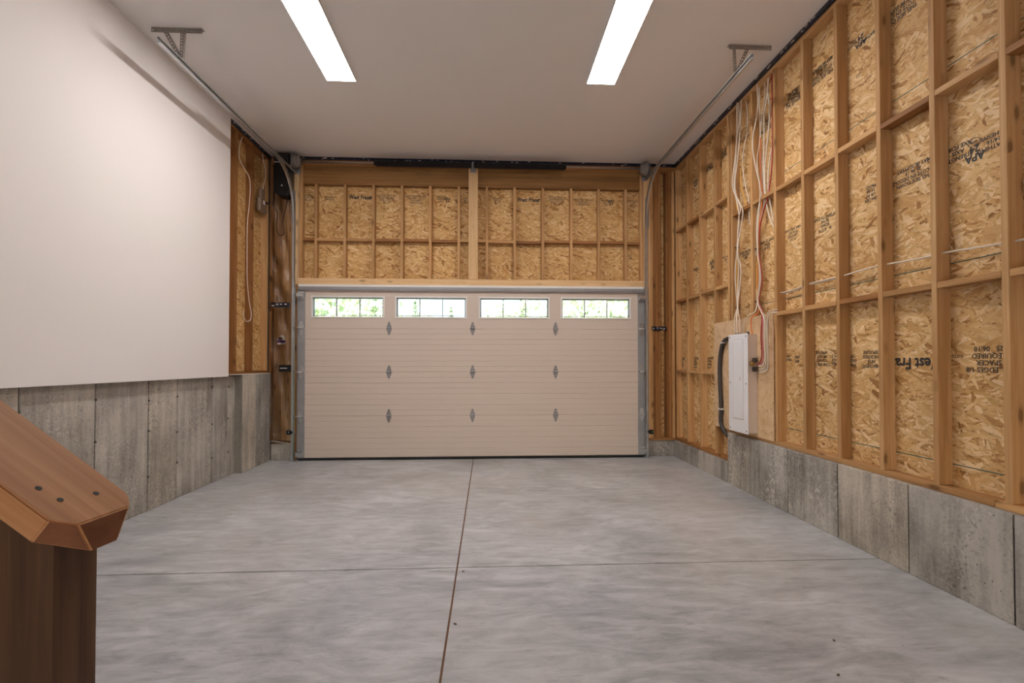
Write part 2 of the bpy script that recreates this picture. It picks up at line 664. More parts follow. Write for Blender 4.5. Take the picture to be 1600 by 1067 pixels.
def lumber(name, parent, axis, x0, x1, y0, y1, z0, z1, m, bevel=.0025):
    """a board whose grain runs along its axis (mesh long axis = local Z, object rotated)"""
    c = ((x0 + x1) / 2, (y0 + y1) / 2, (z0 + z1) / 2)
    dx, dy, dz = x1 - x0, y1 - y0, z1 - z0
    if axis == 'Z':
        dims, rot = (dx, dy, dz), None
    elif axis == 'Y':
        dims, rot = (dx, dz, dy), (pi / 2, 0, 0)
    else:
        dims, rot = (dz, dy, dx), (0, pi / 2, 0)
    key = tuple(round(d, 4) for d in dims) + (m.name,)
    if key not in _lum:
        b = MB().box(-dims[0] / 2, dims[0] / 2, -dims[1] / 2, dims[1] / 2, -dims[2] / 2, dims[2] / 2, bevel)
        me = bpy.data.meshes.new(name)
        b.bm.to_mesh(me)
        b.bm.free()
        me.materials.append(m)
        _lum[key] = me
    return link(name, _lum[key], None, parent, c, rot)


def sheet(name, parent, plane, u0, u1, z0, z1, face, thick, m):
    """a panel: local X along its length, local Y up, face at the given plane"""
    L, H = u1 - u0, z1 - z0
    b = MB().box(-L / 2, L / 2, -H / 2, H / 2, -thick, 0, .0015)
    me = bpy.data.meshes.new(name)
    b.bm.to_mesh(me)
    b.bm.free()
    if plane == 'X':      # right wall: faces -X
        org = (face, (u0 + u1) / 2, (z0 + z1) / 2)
        rot = Matrix(((0, 0, -1), (-1, 0, 0), (0, 1, 0))).to_euler()
    elif plane == '-X':   # left wall: faces +X
        org = (face, (u0 + u1) / 2, (z0 + z1) / 2)
        rot = Matrix(((0, 0, 1), (1, 0, 0), (0, 1, 0))).to_euler()
    else:                 # front wall: faces -Y
        org = ((u0 + u1) / 2, face, (z0 + z1) / 2)
        rot = Matrix(((1, 0, 0), (0, 0, -1), (0, 1, 0))).to_euler()
    return link(name, me, m, parent, org, rot)


def text_mesh(body, size, bold=0.0, shear=0.0, space=1.0, line=1.0, align='CENTER'):
    cu = bpy.data.curves.new('print', 'FONT')
    cu.body = body
    cu.size = size
    cu.offset = bold
    cu.shear = shear
    cu.space_character = space
    cu.space_line = line
    cu.align_x = align
    cu.align_y = 'CENTER'
    cu.resolution_u = 2
    cu.extrude = 0.0004
    tmp = bpy.data.objects.new('print', cu)
    me = bpy.data.meshes.new_from_object(tmp)
    bpy.data.objects.remove(tmp)
    bpy.data.curves.remove(cu)
    return me


def printed(parent, body, size, loc, facing, flip=False, m=None, bold=0.0, squash=1.0, shear=0.0, line=1.0, name='printed_text', space=1.0):
    me = text_mesh(body, size, bold, shear, space, line)
    for v in me.vertices:
        v.co.x *= squash
    R = {'right': Matrix(((0, 0, -1), (-1, 0, 0), (0, 1, 0))), 'front': Matrix(((1, 0, 0), (0, 0, -1), (0, 1, 0)))}[facing]
    if flip:
        R = R @ Matrix.Rotation(pi, 3, 'Z')
    me.transform(R.to_4x4())
    return link(name, me, m or M['ink'], parent, loc)


# ================================================================== THE SETTING
ZC = 4.2477            # ceiling
XR, XO = 2.74, 2.829   # right stud face, right sheathing face
XL = -3.03             # left drywall face
YF = 6.85              # front stud face
YB = -3.4              # back of the garage (behind the camera)
PITCH_OC = .4064
Y0 = 2.383

# ---- floor: four slabs with control joints between them
fl = MB().box(-3.4, 3.1, YB - .2, 7.05, -.25, -.006).build('floor', M['joint_dirt'])
struct(fl, 'grey polished concrete garage floor divided by brown control joints', 'floor')
for xa, xb in ((-3.4, -.2055), (-.1955, 3.1)):
    for ya, yb in ((YB, 3.195), (3.205, 7.0)):
        MB().box(xa, xb, ya, yb, -.006, 0, .0015).build('concrete_slab', M['floor'], fl)

# ---- ceiling
ce = MB().box(-3.4, 3.1, YB - .2, 7.1, ZC, ZC + .12).build('ceiling', M['ceiling'])
struct(ce, 'smooth off-white garage ceiling', 'ceiling')

# ---- unseen back wall behind the camera, its opening added to let daylight in
bw = MB().box(-3.4, -.9, YB - .2, YB, 0, ZC).box(.9, 3.1, YB - .2, YB, 0, ZC).box(-.9, .9, YB - .2, YB, 2.1, ZC).build('wall_back', M['drywall'])
struct(bw, 'plain white drywall back wall with a wide opening added for daylight', 'wall')

# ---- left wall
wl = MB().box(-3.36, -3.22, YB, 7.05, 0, ZC).build('wall_left', M['siding'])
struct(wl, 'left garage wall, white drywall above a concrete foundation', 'wall')
DY = 5.776
MB().box(-3.05, XL, YB, DY, 1.19, ZC, .002).build('drywall_sheet', M['drywall'], wl)
fo = MB().box(-3.22, -3.125, YB, 6.95, 0, 1.17).build('foundation', M['footing'], wl)
jl = [YB, -1.9, -.6, .75, 2.1, 3.338, 3.96, 4.557, 4.961, 5.566, 5.9, 6.062]
for a, b in zip(jl, jl[1:]):
    bm_ = MB().box(-3.14, -3.096 + random.uniform(-.004, .004), a + .005, b - .005, 0, 1.19, .004)
    bm_.build('concrete_panel', M['concrete_left'], fo)
# the jog: the wall steps inward near the door
jj = [6.062, 6.40, 6.83]
for a, b in zip(jj, jj[1:]):
    MB().box(-3.14, -3.008 + random.uniform(-.003, .003), a + .001, b - .002, 0, 1.205, .004).build('concrete_panel', M['concrete_left'], fo)
MB().box(-3.10, -3.009, 6.050, 6.0615, 0, 1.204, .003).build('concrete_panel', M['concrete_shaded'], fo)  # thin slab over the jog face, shade put into its darker colour
# snap-tie holes on the form joints
tie = MB()
for y in jl[5:11]:
    for z in (.32, .68, 1.05):
        zz = z + random.uniform(-.05, .05)
        tie.cyl((-3.097, y, zz), (-3.089, y, zz), .012, .007, 7)
to = tie.build('form_tie_stub', M['footing'], fo)
to['kind'] = 'stuff'
# exposed framing beyond the drywall
SLX = -3.05
osl = sheet('osb_panel', wl, '-X', 5.60, 6.95, 1.245, ZC - .07, SLX - .089, .011, M['osb_front'])
for y in (5.53, 5.95, 6.355, 6.775):
    lumber('stud', wl, 'Z', SLX - .089, SLX, y, y + .038, 1.243, ZC - .076, M['pine_brown'] if y < 6.7 else M['pine'])
lumber('bottom_plate', wl, 'Y', SLX - .089, SLX, 5.5, 6.83, 1.205, 1.243, M['pine_brown'])
lumber('top_plate', wl, 'Y', SLX - .089, SLX, 5.5, 6.83, ZC - .076, ZC, M['pine_brown'])
MB().box(-3.05, -3.012, DY, 6.82, 1.205, 1.213, .002).build('sill_gasket', M['foam'], wl)
st_l = MB().box(-3.05, -3.035, DY, 6.85, ZC - .05, ZC - .001, .003).build('vapour_film', M['navy'], wl)
MB().box(-3.15, XL, DY - .001, DY + .001, 1.2, ZC).build('drywall_edge', M['drywall'], wl)

# ---- right wall
wr = MB().box(XO + .012, 3.05, YB, 7.05, 0, ZC).build('wall_right', M['siding'])
struct(wr, 'right garage wall of open wood framing and strand board on a concrete foundation', 'wall')
YS = 5.29    # where the foundation steps down
fr = MB().box(2.745, XO + .012, YB, 7.0, 0, .20).box(2.745, XO + .012, YB, YS - .02, .2, .555).build('foundation', M['footing'], wr)
jr = [YB, -1.6, -.1, 1.1, 2.349, 2.968, 3.593, 4.209, 4.828, 5.29, 5.451, 6.06, 6.87]
for i, (a, b) in enumerate(zip(jr, jr[1:])):
    if b <= 5.291:
        MB().box(2.7, 2.715, a + .005, b - (.005 if b < 5.2 else 0), 0, .5677, .004).box(2.71, XO + .010, a + .003, b - .003, .50, .5677, .0).build('concrete_panel', M['concrete_right'], fr)
    else:
        MB().box(2.7, 2.715, a + (.004 if a > 5.3 else 0), b - .004, 0, .228, .004).box(2.71, XO + .010, a + .003, b - .003, .18, .228).build('concrete_panel', M['concrete_right'], fr)
tie = MB()
for y in jr[4:9]:
    for z in (.16, .36):
        zz = z + random.uniform(-.05, .05)
        tie.cyl((2.716, y, zz), (2.709, y, zz), .016, .010, 8)
to = tie.build('form_tie_stub', M['footing'], fr)
to['kind'] = 'stuff'

ZP, ZPl = .5677, .228
lumber('bottom_plate', wr, 'Y', XR, XO, -1.3, 2.47, ZP + .001, ZP + .039, M['pine'])
lumber('bottom_plate', wr, 'Y', XR, XO, 2.473, YS + .03, ZP + .001, ZP + .039, M['pine'])
lumber('bottom_plate', wr, 'Y', XR, XO, YS, 6.94, ZPl + .001, ZPl + .039, M['pine_brown'])
lumber('top_plate', wr, 'Y', XR, XO, -1.3, 2.9, ZC - .076, ZC, M['pine'])
lumber('top_plate', wr, 'Y', XR, XO, 2.9, 6.94, ZC - .076, ZC, M['pine'])
st_r = MB().box(2.716, XR + .006, YB, 6.85, ZC - .043, ZC - .001, .003).build('vapour_film', M['navy'], wr)
studs = []
for k in range(-6, 12):
    y = Y0 + PITCH_OC * k
    low = k >= 8
    studs.append(y)
    lumber('stud', wr, 'Z', XR, XO, y, y + .038, (ZPl if low else ZP) + .039, ZC - .076, M['pine'])
lumber('stud', wr, 'Z', XR, XO, YS + .012, YS + .05, ZPl + .039, ZC - .076, M['pine'])    # at the step of the foundation
for k in range(-6, 11):
    a, b = Y0 + PITCH_OC * k + .038, Y0 + PITCH_OC * (k + 1)
    r_ = random.Random(k)
    if k == 10:
        b = Y0 + PITCH_OC * 11
    if k < 7:
        rows = [2.985 + r_.uniform(-.006, .006)]
        if not (5 <= k <= 6):
            rows.append(1.803 + r_.uniform(-.005, .005))
    else:
        rows = [3.245 + r_.uniform(-.012, .012), 2.222 + r_.uniform(-.01, .01), 1.215 + r_.uniform(-.006, .006)]
    if k == 7:
        rows = [3.245, 2.222]
    for z in rows:
        mm = M['pine'] if r_.random() < .75 else M['pine_brown']
        xa = XR + r_.uniform(0, .004)
        if k == 7:
            lumber('blocking', wr, 'Y', xa, XO, YS + .05, b, z, z + .038, mm)
        else:
            lumber('blocking', wr, 'Y', xa, XO, a, b, z, z + .038, mm)
# sheathing sheets, 4 ft courses, staggered
osb_r = []
def course(z0, z1, cuts):
    for a, b in zip(cuts, cuts[1:]):
        osb_r.append((a, b, z0, z1, sheet('osb_panel', wr, 'X', a + .0015, b - .0015, z0 + .0015, z1 - .0015, XO, .012, M['osb'])))
course(.60, 1.82, [YB, -1.1, 1.17, 3.61, YS + .03])
course(1.82, 3.00, [YB, -2.1, .355, 2.79, YS + .03])
course(3.00, ZC - .02, [YB, -1.1, 1.17, 3.61, YS + .03])
course(.26, 1.235, [YS + .03, 6.94])
course(1.235, 2.24, [YS + .03, 6.94])
course(2.24, 3.265, [YS + .03, 6.94])
course(3.265, ZC - .02, [YS + .03, 6.94])
def osb_at(y, z):
    for a, b, z0, z1, o in osb_r:
        if a <= y <= b and z0 <= z <= z1:
            return o
    return osb_r[0][4]
# teal nailing lines printed along the sheets
for z, ya, yb in ((.735, 1.17, 3.61), (.735, 3.61, 4.40), (1.957, .355, 2.79), (1.957, 2.79, 4.9), (3.176, 1.17, 3.61), (3.176, 3.61, 4.9)):
    p_ = osb_at((ya + yb) / 2, z)
    MB().box(XO - .0006, XO + .001, ya + .003, yb - .003, z - .0028, z + .0028).build('nailing_line', M['teal'], p_)

def rt(body, size, x, y, flip=False, m=None, bold=0.0, squash=1.0, line=.95, space=1.0):
    c = wall_point(x, y, 'X', XO)
    printed(osb_at(c.y, c.z), body, size, (XO - .0008, c.y, c.z), 'right', flip, m, bold, squash, 0.0, line, space=space)

# lettering on the strand board, right wall (upper course, mostly upside down)
rt('STRENGTH\nAXIS\nAXE FORT', .036, 1497, 238, True, bold=.0008)
rt('APA\n24', .060, 1523, 239, True, bold=.0022, squash=1.0, line=.8)
rt('OSB', .022, 1522, 222, True, bold=.0006)
rt('SHEATHING\n24/16\nADHESIVE', .034, 1553, 219, True, bold=.0006)
_c1 = wall_point(1522, 222, 'X', XO)
ring = MB()
pts = [(XO - .001, _c1.y + .036 * cos(t * pi / 12), _c1.z + .022 * sin(t * pi / 12)) for t in range(25)]
ring.tube(pts, .0018, 4, 1)
ring.build('printed_ring', M['ink'], osb_at(_c1.y, _c1.z))
rt('THIS SIDE DOWN\nCE COTE EN DESSOUS\n25 06 19\nMAY BE SLIPPERY', .037, 1427, 271, True, bold=.0008, squash=.9, line=.9)
rt('SPACER\n1/8 IN\n25 06\nPROD', .034, 1361, 301, True, bold=.0006)
rt('SPACE ALL EDGES 1/8\nSPACER\nESPACER\n06 12 25    05', .034, 1289, 349, False, bold=.0007, squash=.8, line=1.0)
rt('SHEATHING SPAN\nAPA 24/16\nEXPOSURE 1\nPS 2-18', .034, 1239, 366, False, M['ink_soft'], .0006, .8)
# lower course
rt('West Fraser', .105, 1424, 567, True, bold=.0032, squash=.92)
rt('ALL EDGES 1/8\nSPACER\nREQUIRED\n25   06:10', .042, 1545, 561, True, bold=.0007, squash=.95, line=.95)
rt('RATED', .03, 1493, 556, True, M['ink_soft'])
rt('SHEATHING\n24/16\nTHICKNESS\nEXPOSURE', .036, 1362, 561, True, bold=.0007, squash=.9)
rt('THIS\nEND\nUP', .036, 1333, 563, True, bold=.0007)
rt('CONFORMS TO\nCSA O325\nPRODUIT\nAPPROUVE', .035, 1284, 560, True, bold=.0007, squash=.8)
rt('MILL\n424\nPS 2', .035, 1304, 562, True, bold=.0007)
rt('APA\n24/16', .040, 1246, 561, True, bold=.001, squash=.8)
rt('STRENGTH\nAXIS', .032, 1232, 559, True, bold=.0007, squash=.6)
# top course
rt('APA\n24', .058, 1345, 63, True, bold=.002, line=.8)
rt('STRENGTH\nAXIS', .03, 1333, 68, True, M['ink_soft'], .0006)
rt('SHEATHING', .032, 1358, 56, True, bold=.0006)
rt('22', .04, 1341, 118, True, M['ink_soft'])
rt('THIS SIDE DOWN\nCE COTE EN DESSOUS\nMAY BE SLIPPERY', .042, 1404, 20, True, bold=.001, squash=.85, line=.9)
rt('THIS SIDE DOWN\nCE COTE EN DESSOUS\n25 06 19\nMAY BE SLIPPERY', .04, 1284, 112, True, bold=.001, squash=.85, line=.85)
rt('SPACE ALL\nEDGES 1/8\nSPACER\nPS 2-18', .045, 1239, 152, True, bold=.0014, squash=1.0, line=.8)
rt('EXPOSURE 1\n24/16\nPS 2', .05, 1197, 196, True, bold=.0016, line=.8)
rt('SPACE ALL\nEDGES', .05, 1130, 242, True, bold=.0012, line=.8)
rt('THIS SIDE\nDOWN', .05, 1108, 262, True, bold=.0012, line=.8)
rt('APA\n24/16', .06, 1087, 286, True, bold=.0018, line=.8)
# far bays
rt('APA\n24', .075, 1113, 414, False, bold=.003, line=.8)
rt('SPACE ALL EDGES\nSPACER\nPS 2', .036, 1136, 405, False, M['ink_soft'], .0006, .8)
rt('EXPOSURE 1', .05, 1087, 421, False, bold=.0015, squash=.7)
for x in (1065, 1086, 1108):
    rt('SPACE ALL EDGES\nSPACER\nREQUIRED\n25 06 10', .042, x, 567, False, bold=.001, squash=.7)
rt('RATED SHEATHING\nEXPOSURE 1\n24/16', .035, 1166, 398, False, bold=.0007, squash=.8)
rt('SPACE ALL EDGES\nSPACER\n05 12 25', .036, 1199, 382, False, bold=.0007, squash=.8)

# ---- front wall
XJL, XJR = -2.632, 2.252     # door opening
wf = MB().box(-3.36, XJL - .002, 6.953, 7.05, 0, ZC).box(XJR + .002, 3.05, 6.953, 7.05, 0, ZC).box(XJL - .002, XJR + .002, 6.953, 7.05, 2.445, ZC).build('wall_front', M['siding'])
struct(wf, 'front garage wall of open framing around the overhead door', 'wall')
osb_f = []
for a, b in ((-2.66, -.2), (-.197, 2.27)):
    osb_f.append(sheet('osb_panel', wf, 'Y', a, b, 2.48, 3.99, 6.94, .012, M['osb_front']))
lumber('backing_board', wf, 'Z', -3.03, -2.86, 6.90, 6.938, .267, ZC - .113, M['pine'])
lumber('backing_board', wf, 'Z', -2.86, -2.66, 6.93, 6.952, .267, ZC - .113, M['pine_brown'])
sheet('osb_panel', wf, 'Y', 2.27, 2.83, .24, ZC - .05, 6.94, .012, M['osb_front'])
lumber('header_beam', wf, 'X', -2.66, 2.27, 6.862, 6.938, 3.87, 4.135, M['lvl'])
lumber('top_plate', wf, 'X', -3.04, 2.74, YF, 6.938, ZC - .113, ZC, M['pine_brown'])
st_f = MB().box(-3.0, 2.72, 6.826, YF + .004, ZC - .04, ZC - .001, .003).build('vapour_film', M['navy'], wf)
# staples and torn white bits on the film
for strip, gen in ((st_f, 'f'), (st_r, 'r'), (st_l, 'l')):
    b = MB()
    for i in range(34 if gen != 'l' else 9):
        z = ZC - random.uniform(.012, .036)
        L = random.uniform(.006, .02)
        if gen == 'f':
            x = random.uniform(-2.6, 2.6)
            b.box(x - L, x + L, 6.822, 6.8275, z - .004, z + .004)
        elif gen == 'r':
            y = random.uniform(2.4, 6.7)
            b.box(2.7125, 2.7175, y - L, y + L, z - .004, z + .004)
        else:
            y = random.uniform(5.85, 6.7)
            b.box(-3.0365, -3.032, y - L, y + L, z - .004, z + .004)
    b.build('staple', M['paper'], strip)['kind'] = 'stuff'
xs = [-2.42, -2.018, -1.62, -1.219, -.821, -.415, -.012, .385, .793, 1.203, 1.607, 2.004]
for x in xs:
    lumber('cripple_stud', wf, 'Z', x - .019, x + .019, YF, 6.938, 2.545, 3.87, M['pine'])
lumber('cripple_stud', wf, 'Z', -2.66, -2.6, YF, 6.938, 2.545, 4.135, M['pine'])
lumber('cripple_stud', wf, 'Z', 2.215, 2.27, YF, 6.938, 2.545, 4.135, M['pine'])
e = [-2.6] + [v for x in xs for v in (x - .019, x + .019)] + [2.215]
for i in range(0, len(e), 2):
    dz = random.uniform(-.008, .008)
    lumber('blocking', wf, 'X', e[i], e[i + 1], YF + random.uniform(.002, .008), 6.938, 3.072 + dz, 3.11 + dz, M['pine'] if random.random() < .6 else M['pine_brown'])
lumber('sill_plate', wf, 'X', -2.66, 2.27, YF, 6.95, 2.50, 2.543, M['pine'])
lumber('opening_trim', wf, 'X', -2.70, 2.315, 6.812, 6.849, 2.446, 2.536, M['pine_pale'])
lumber('centre_board', wf, 'Z', -.274, -.141, 6.812, 6.849, 2.537, 4.165, M['pine_pale'])
lumber('jamb_board', wf, 'Z', -2.70, -2.640, 6.812, 6.849, 2.537, 4.12, M['pine_pale'])
lumber('jamb_board', wf, 'Z', 2.262, 2.315, 6.812, 6.849, 2.537, 4.12, M['pine_pale'])
lumber('jamb_board', wf, 'Z', -2.70, -2.640, 6.812, 6.849, .0, 2.445, M['pine_brown'])
lumber('jamb_board', wf, 'Z', 2.262, 2.315, 6.812, 6.849, .0, 2.445, M['pine_brown'])
# boards beside the door
for a, b, mm, dy in ((-2.738, -2.70, 'pine_pale', .015), (-2.778, -2.74, 'pine', .03), (-2.818, -2.78, 'pine', .034), (-2.882, -2.82, 'pine', .034),
                     (2.317, 2.352, 'pine_pale', .0), (2.354, 2.392, 'pine', .012), (2.394, 2.432, 'pine_brown', .02), (2.434, 2.472, 'pine_brown', .02), (2.474, 2.512, 'pine_brown', .02),
                     (2.589, 2.627, 'pine_brown', .02), (2.629, 2.667, 'pine_brown', .02), (2.672, 2.71, 'pine', .0)):
    lumber('trimmer_stud', wf, 'Z', a, b, YF + dy - .03, 6.938, .267, ZC - .113, M[mm])
lumber('corner_stud', wf, 'Z', -3.045, -3.005, YF - .01, 6.938, .267, ZC - .113, M['pine_brown'])
lumber('bottom_plate', wf, 'X', -3.0, -2.70, YF, 6.938, .229, .266, M['pine_brown'])
lumber('bottom_plate', wf, 'X', 2.317, 2.74, YF, 6.938, .229, .266, M['pine_brown'])
ff = MB().box(-3.1, -2.66, 6.87, 6.94, 0, .22).box(2.27, 2.82, 6.89, 6.94, 0, .22).build('foundation', M['footing'], wf)
MB().box(-3.005, -2.702, 6.832, 6.9, 0, .228, .004).build('concrete_panel', M['concrete_left'], ff)
MB().box(2.317, 2.715, 6.868, 6.92, 0, .228, .004).build('concrete_panel', M['concrete_right'], ff)
MB().poly([(-2.99, .262), (-2.70, .214), (-2.70, .228), (-2.99, .278)], 'Y', 6.818, 6.832).build('sill_gasket', M['foam'], wf)

def ft(body, size, x, y, m=None, bold=0.0, squash=1.0, line=.95, shear=0.0):
    c = wall_point(x, y, 'Y', 6.94)
    printed(osb_f[0] if c.x < -.2 else osb_f[1], body, size, (c.x, 6.939, c.z), 'front', False, m, bold, squash, shear, line)

ft('West Fraser', .078, 563.5, 308.5, bold=.0028, squash=.83)
ft('West Fraser', .078, 826, 312.5, bold=.0028, squash=.83)
SM = 'SPACE ALL EDGES 1/8\nSPACER REQUIRED\n25 06 10  PS 2-18\nMILL 424'
for x, y, t in ((482, 309, 'SPACE ALL\n1/8 SPACER\nMILL 424'), (515, 310, 'SHEATHING\nSPACER 25'), (604, 311, SM), (650, 312, 'RATED SHEATHING 24/16\nEXPOSURE 1  PS 2-18\nTHICKNESS\nSTRENGTH AXIS'), (690, 311, 'SHEATHING\nSTRENGTH\nAXIS'), (727, 313, 'THIS\nSIDE\nDOWN'),
                (778, 314, 'EXPOSURE 1\nPS 2-18\n24/16'), (870, 314, SM), (912, 316, 'RATED SHEATHING 24/16\nEXPOSURE 1\nSTRENGTH AXIS'), (949, 317, 'APA STRENGTH\n24   AXIS\nPS 2-18'), (990, 318, 'SPACE ALL\n1/8\nMILL 424'), (985, 402, 'PS 2\n424')):
    ft(t, .034, x, y, M['ink_soft'], .0007, .78)
ft('APA\n24', .05, 699, 313, bold=.0016, line=.8)
ft('APA\n24', .05, 955, 317, bold=.0012, line=.8)

# ================================================================== OVERHEAD DOOR
YD = 6.775
door = thing('door_1', 'wide almond sectional overhead garage door with a row of four windows', 'garage door', (-.19, YD, 0))
door['kind'] = 'structure'
XA, XB = -2.625, 2.247
for k in range(3):
    z0, z1 = .036 + (.574 if k else 0) + .61 * max(k - 1, 0), .61 * (k + 1)
    pts = [(YD + .045, z0), (YD + .045, z1), (YD + .006, z1), (YD, z1 - .007)]
    zz = z1 - .0762
    g = []
    while zz > z0 + .02:
        g.append(zz)
        zz -= .0762
    for i, zg in enumerate(g):
        dp = .0045 if i % 2 == 1 else .003
        pts += [(YD, zg + .005), (YD + dp, zg + .0015), (YD + dp, zg - .0015), (YD, zg - .005)]
    pts += [(YD, z0 + .007), (YD + .006, z0)]
    MB().poly(pts, 'X', XA, XB).build('door_section', M['door_paint'], door)
# top section with four openings
WIN = [(-2.45, -1.441), (-1.299, -.290), (-.128, .880), (1.036, 2.053)]
WZ0, WZ1 = 1.972, 2.284
b = MB()
b.box(XA, XB, YD, YD + .045, 1.830, WZ0 + .02, .002).box(XA, XB, YD, YD + .045, WZ1 - .02, 2.41, .002)
edges = [XA] + [v for a_, b_ in WIN for v in (a_ + .02, b_ - .02)] + [XB]
for i in range(0, len(edges), 2):
    b.box(edges[i], edges[i + 1], YD + .0002, YD + .045, WZ0 + .019, WZ1 - .019)
b.build('door_section', M['door_paint'], door)
for a_, b_ in WIN:
    f = MB()
    t = .024
    f.box(a_, b_, YD - .009, YD + .05, WZ1 - t, WZ1, .003).box(a_, b_, YD - .009, YD + .05, WZ0, WZ0 + t, .003)
    f.box(a_, a_ + t, YD - .0088, YD + .05, WZ0 + .002, WZ1 - .002, .003).box(b_ - t, b_, YD - .0088, YD + .05, WZ0 + .002, WZ1 - .002, .003)
    fr_ = f.build('door_window', M['window_white'], door)
    x = [a_ + t, a_ + t + (b_ - a_ - 2 * t) / 3, a_ + t + (b_ - a_ - 2 * t) * 2 / 3, b_ - t]
    for i in range(3):
        MB().box(x[i] + .004, x[i + 1] - .004, YD + .018, YD + .022, WZ0 + t, WZ1 - t).build('glass_pane', M['glass'], fr_)
    for i in (1, 2):
        MB().box(x[i] - .008, x[i] + .008, YD + .006, YD + .034, WZ0 + t, WZ1 - t, .003).build('muntin', M['grille'], fr_)
    gb = MB().box(a_ + t, b_ - t, YD + .030, YD + .05, WZ0 + t + .012, WZ0 + t + .022).box(a_ + t, b_ - t, YD + .03, YD + .05, WZ1 - t - .014, WZ1 - t)
    gb.box(a_ + t, a_ + t + .014, YD + .03, YD + .05, WZ0 + t, WZ1 - t).box(b_ - t - .014, b_ - t, YD + .03, YD + .05, WZ0 + t, WZ1 - t)
    gb.build('outer_grille', M['grille'], fr_)
MB().box(XA, XB, YD - .035, YD + .01, 2.363, 2.372, .002).box(XA, XB, YD - .004, YD + .01, 2.37, 2.412, .002).box(XA, XB, YD - .035, YD - .028, 2.355, 2.372).build('top_strut', M['galv_dull'], door)
MB().box(XA - .004, XB + .004, YD + .012, YD + .036, 2.402, 2.4455, .004).build('top_seal', M['window_white'], door)
seal = MB().tube([(XA + .01, YD + .022, .014), (-.2, YD + .022, .014), (XB - .01, YD + .022, .014)], .013, 10, 1, rx=.02)
seal.build('bottom_seal', M['black_rubber'], door)
MB().box(XA, XB, YD - .001, YD + .04, .012, .036).build('seal_retainer', M['black_rubber'], door)
for k in range(4):
    z0, z1 = (.03, .61)[0] if k == 0 else .61 * k, .61 * (k + 1) if k < 3 else 2.35
    for xa, xb in ((XA - .004, XA + .098), (XB - .098, XB + .004)):
        MB().box(xa, xb, YD - .0025, YD + .046, z0 + .003, z1 - .003, .001).build('end_stile', M['galv_dull'], door)


def rhomb_hinge(x, z):
    b = MB()
    w_, h_ = .036, .094
    for s in (1, -1):
        b.poly([(x - w_, z + s * .012), (x + w_, z + s * .012), (x + .010, z + s * h_), (x - .010, z + s * h_)], 'Y', YD - .005, YD - .0004)
    h = b.build('hinge', M['hinge'], door)
    kn = MB()
    for i in range(3):
        kn.cyl((x - .036 + i * .025, YD - .011, z), (x - .014 + i * .025, YD - .011, z), .010, n=10)
    kn.box(x - .036, x + .036, YD - .008, YD - .0006, z - .012, z + .012)
    kn.build('knuckle', M['galv_dull'], h)
    sc = MB()
    for s in (1, -1):
        for dx, dz in ((-.014, .035), (.014, .035), (0, .068)):
            sc.cyl((x + dx, YD - .009, z + s * dz), (x + dx, YD - .004, z + s * dz), .0065, n=6)
    so = sc.build('screw', M['screw'], h)
    so['kind'] = 'stuff'


for z in (.612, 1.222, 1.832):
    for x in (-1.377, -.213, .962):
        rhomb_hinge(x, z)
for sgn, xs_ in ((-1, XA + .045), (1, XB - .045)):
    tx = -2.668 if sgn < 0 else 2.258
    for z in (.10, .612, 1.222, 1.832, 2.285):
        h = MB()
        big = z > 2.2 or z < .2
        if big:
            h.box(xs_ - .045, xs_ + .045, YD - .012, YD - .003, z - .05, z + .06, .002)
            h.box(xs_ - .045, xs_ - .037, YD - .06, YD - .004, z - .04, z + .03).box(xs_ + .037, xs_ + .045, YD - .06, YD - .004, z - .04, z + .03)
            h.box(xs_ - .045, xs_ + .045, YD - .07, YD - .058, z - .025, z + .025, .003)
        else:
            h.poly([(xs_ - .035, z + .014), (xs_ + .035, z + .014), (xs_ + .025, z + .085), (xs_, z + .1), (xs_ - .025, z + .085)], 'Y', YD - .008, YD - .003)
            h.poly([(xs_ - .035, z - .014), (xs_ + .035, z - .014), (xs_ + .012, z - .095), (xs_ - .012, z - .095)], 'Y', YD - .008, YD - .003)
            h.box(xs_ - .035, xs_ + .035, YD - .04, YD - .004, z - .016, z + .016, .002)
        hm = h.build('roller_hinge', M['galv'], door)
        r = MB()
        r.cyl((xs_ + sgn * -.04, YD - .052, z), (tx + sgn * -.004, YD - .052, z), .006, n=8)
        r.build('roller_stem', M['galv'], hm)
        MB().cyl((tx - .008, YD - .052, z), (tx + .008, YD - .052, z), .021, n=14).build('roller', M['black'], hm)

# ================================================================== DOOR TRACKS
PROF = [(.0125, -.013), (.0125, -.025), (-.0125, -.025), (-.0125, .025), (.0125, .025), (.0125, .013),
        (.0100, .013), (.0100, .0225), (-.0100, .0225), (-.0100, -.0225), (.0100, -.0225), (.0100, -.013)]
YT, ZT, RT = 6.722, 3.975, .58


def perforated(b, p0, p1, w_, nrm_in, n):
    """strip with a row of real holes from p0 to p1; nrm_in = width direction"""
    p0, p1, nrm_in = Vector(p0), Vector(p1), Vector(nrm_in)
    d = (p1 - p0)
    cols = [0]
    for i in range(n):
        cols += [(i + .28) / n, (i + .72) / n]
    cols.append(1)
    rows = [0, .30, .70, 1]
    g = [[b.bm.verts.new(p0 + d * c + nrm_in * (w_ * r)) for r in rows] for c in cols]
    for i in range(len(cols) - 1):
        for j in range(3):
            if j == 1 and i % 2 == 1:
                continue
            b.bm.faces.new((g[i][j], g[i + 1][j], g[i + 1][j + 1], g[i][j + 1]))


def solid(o, t):
    m_ = o.modifiers.new('thickness', 'SOLIDIFY')
    m_.thickness = t
    m_.offset = 0


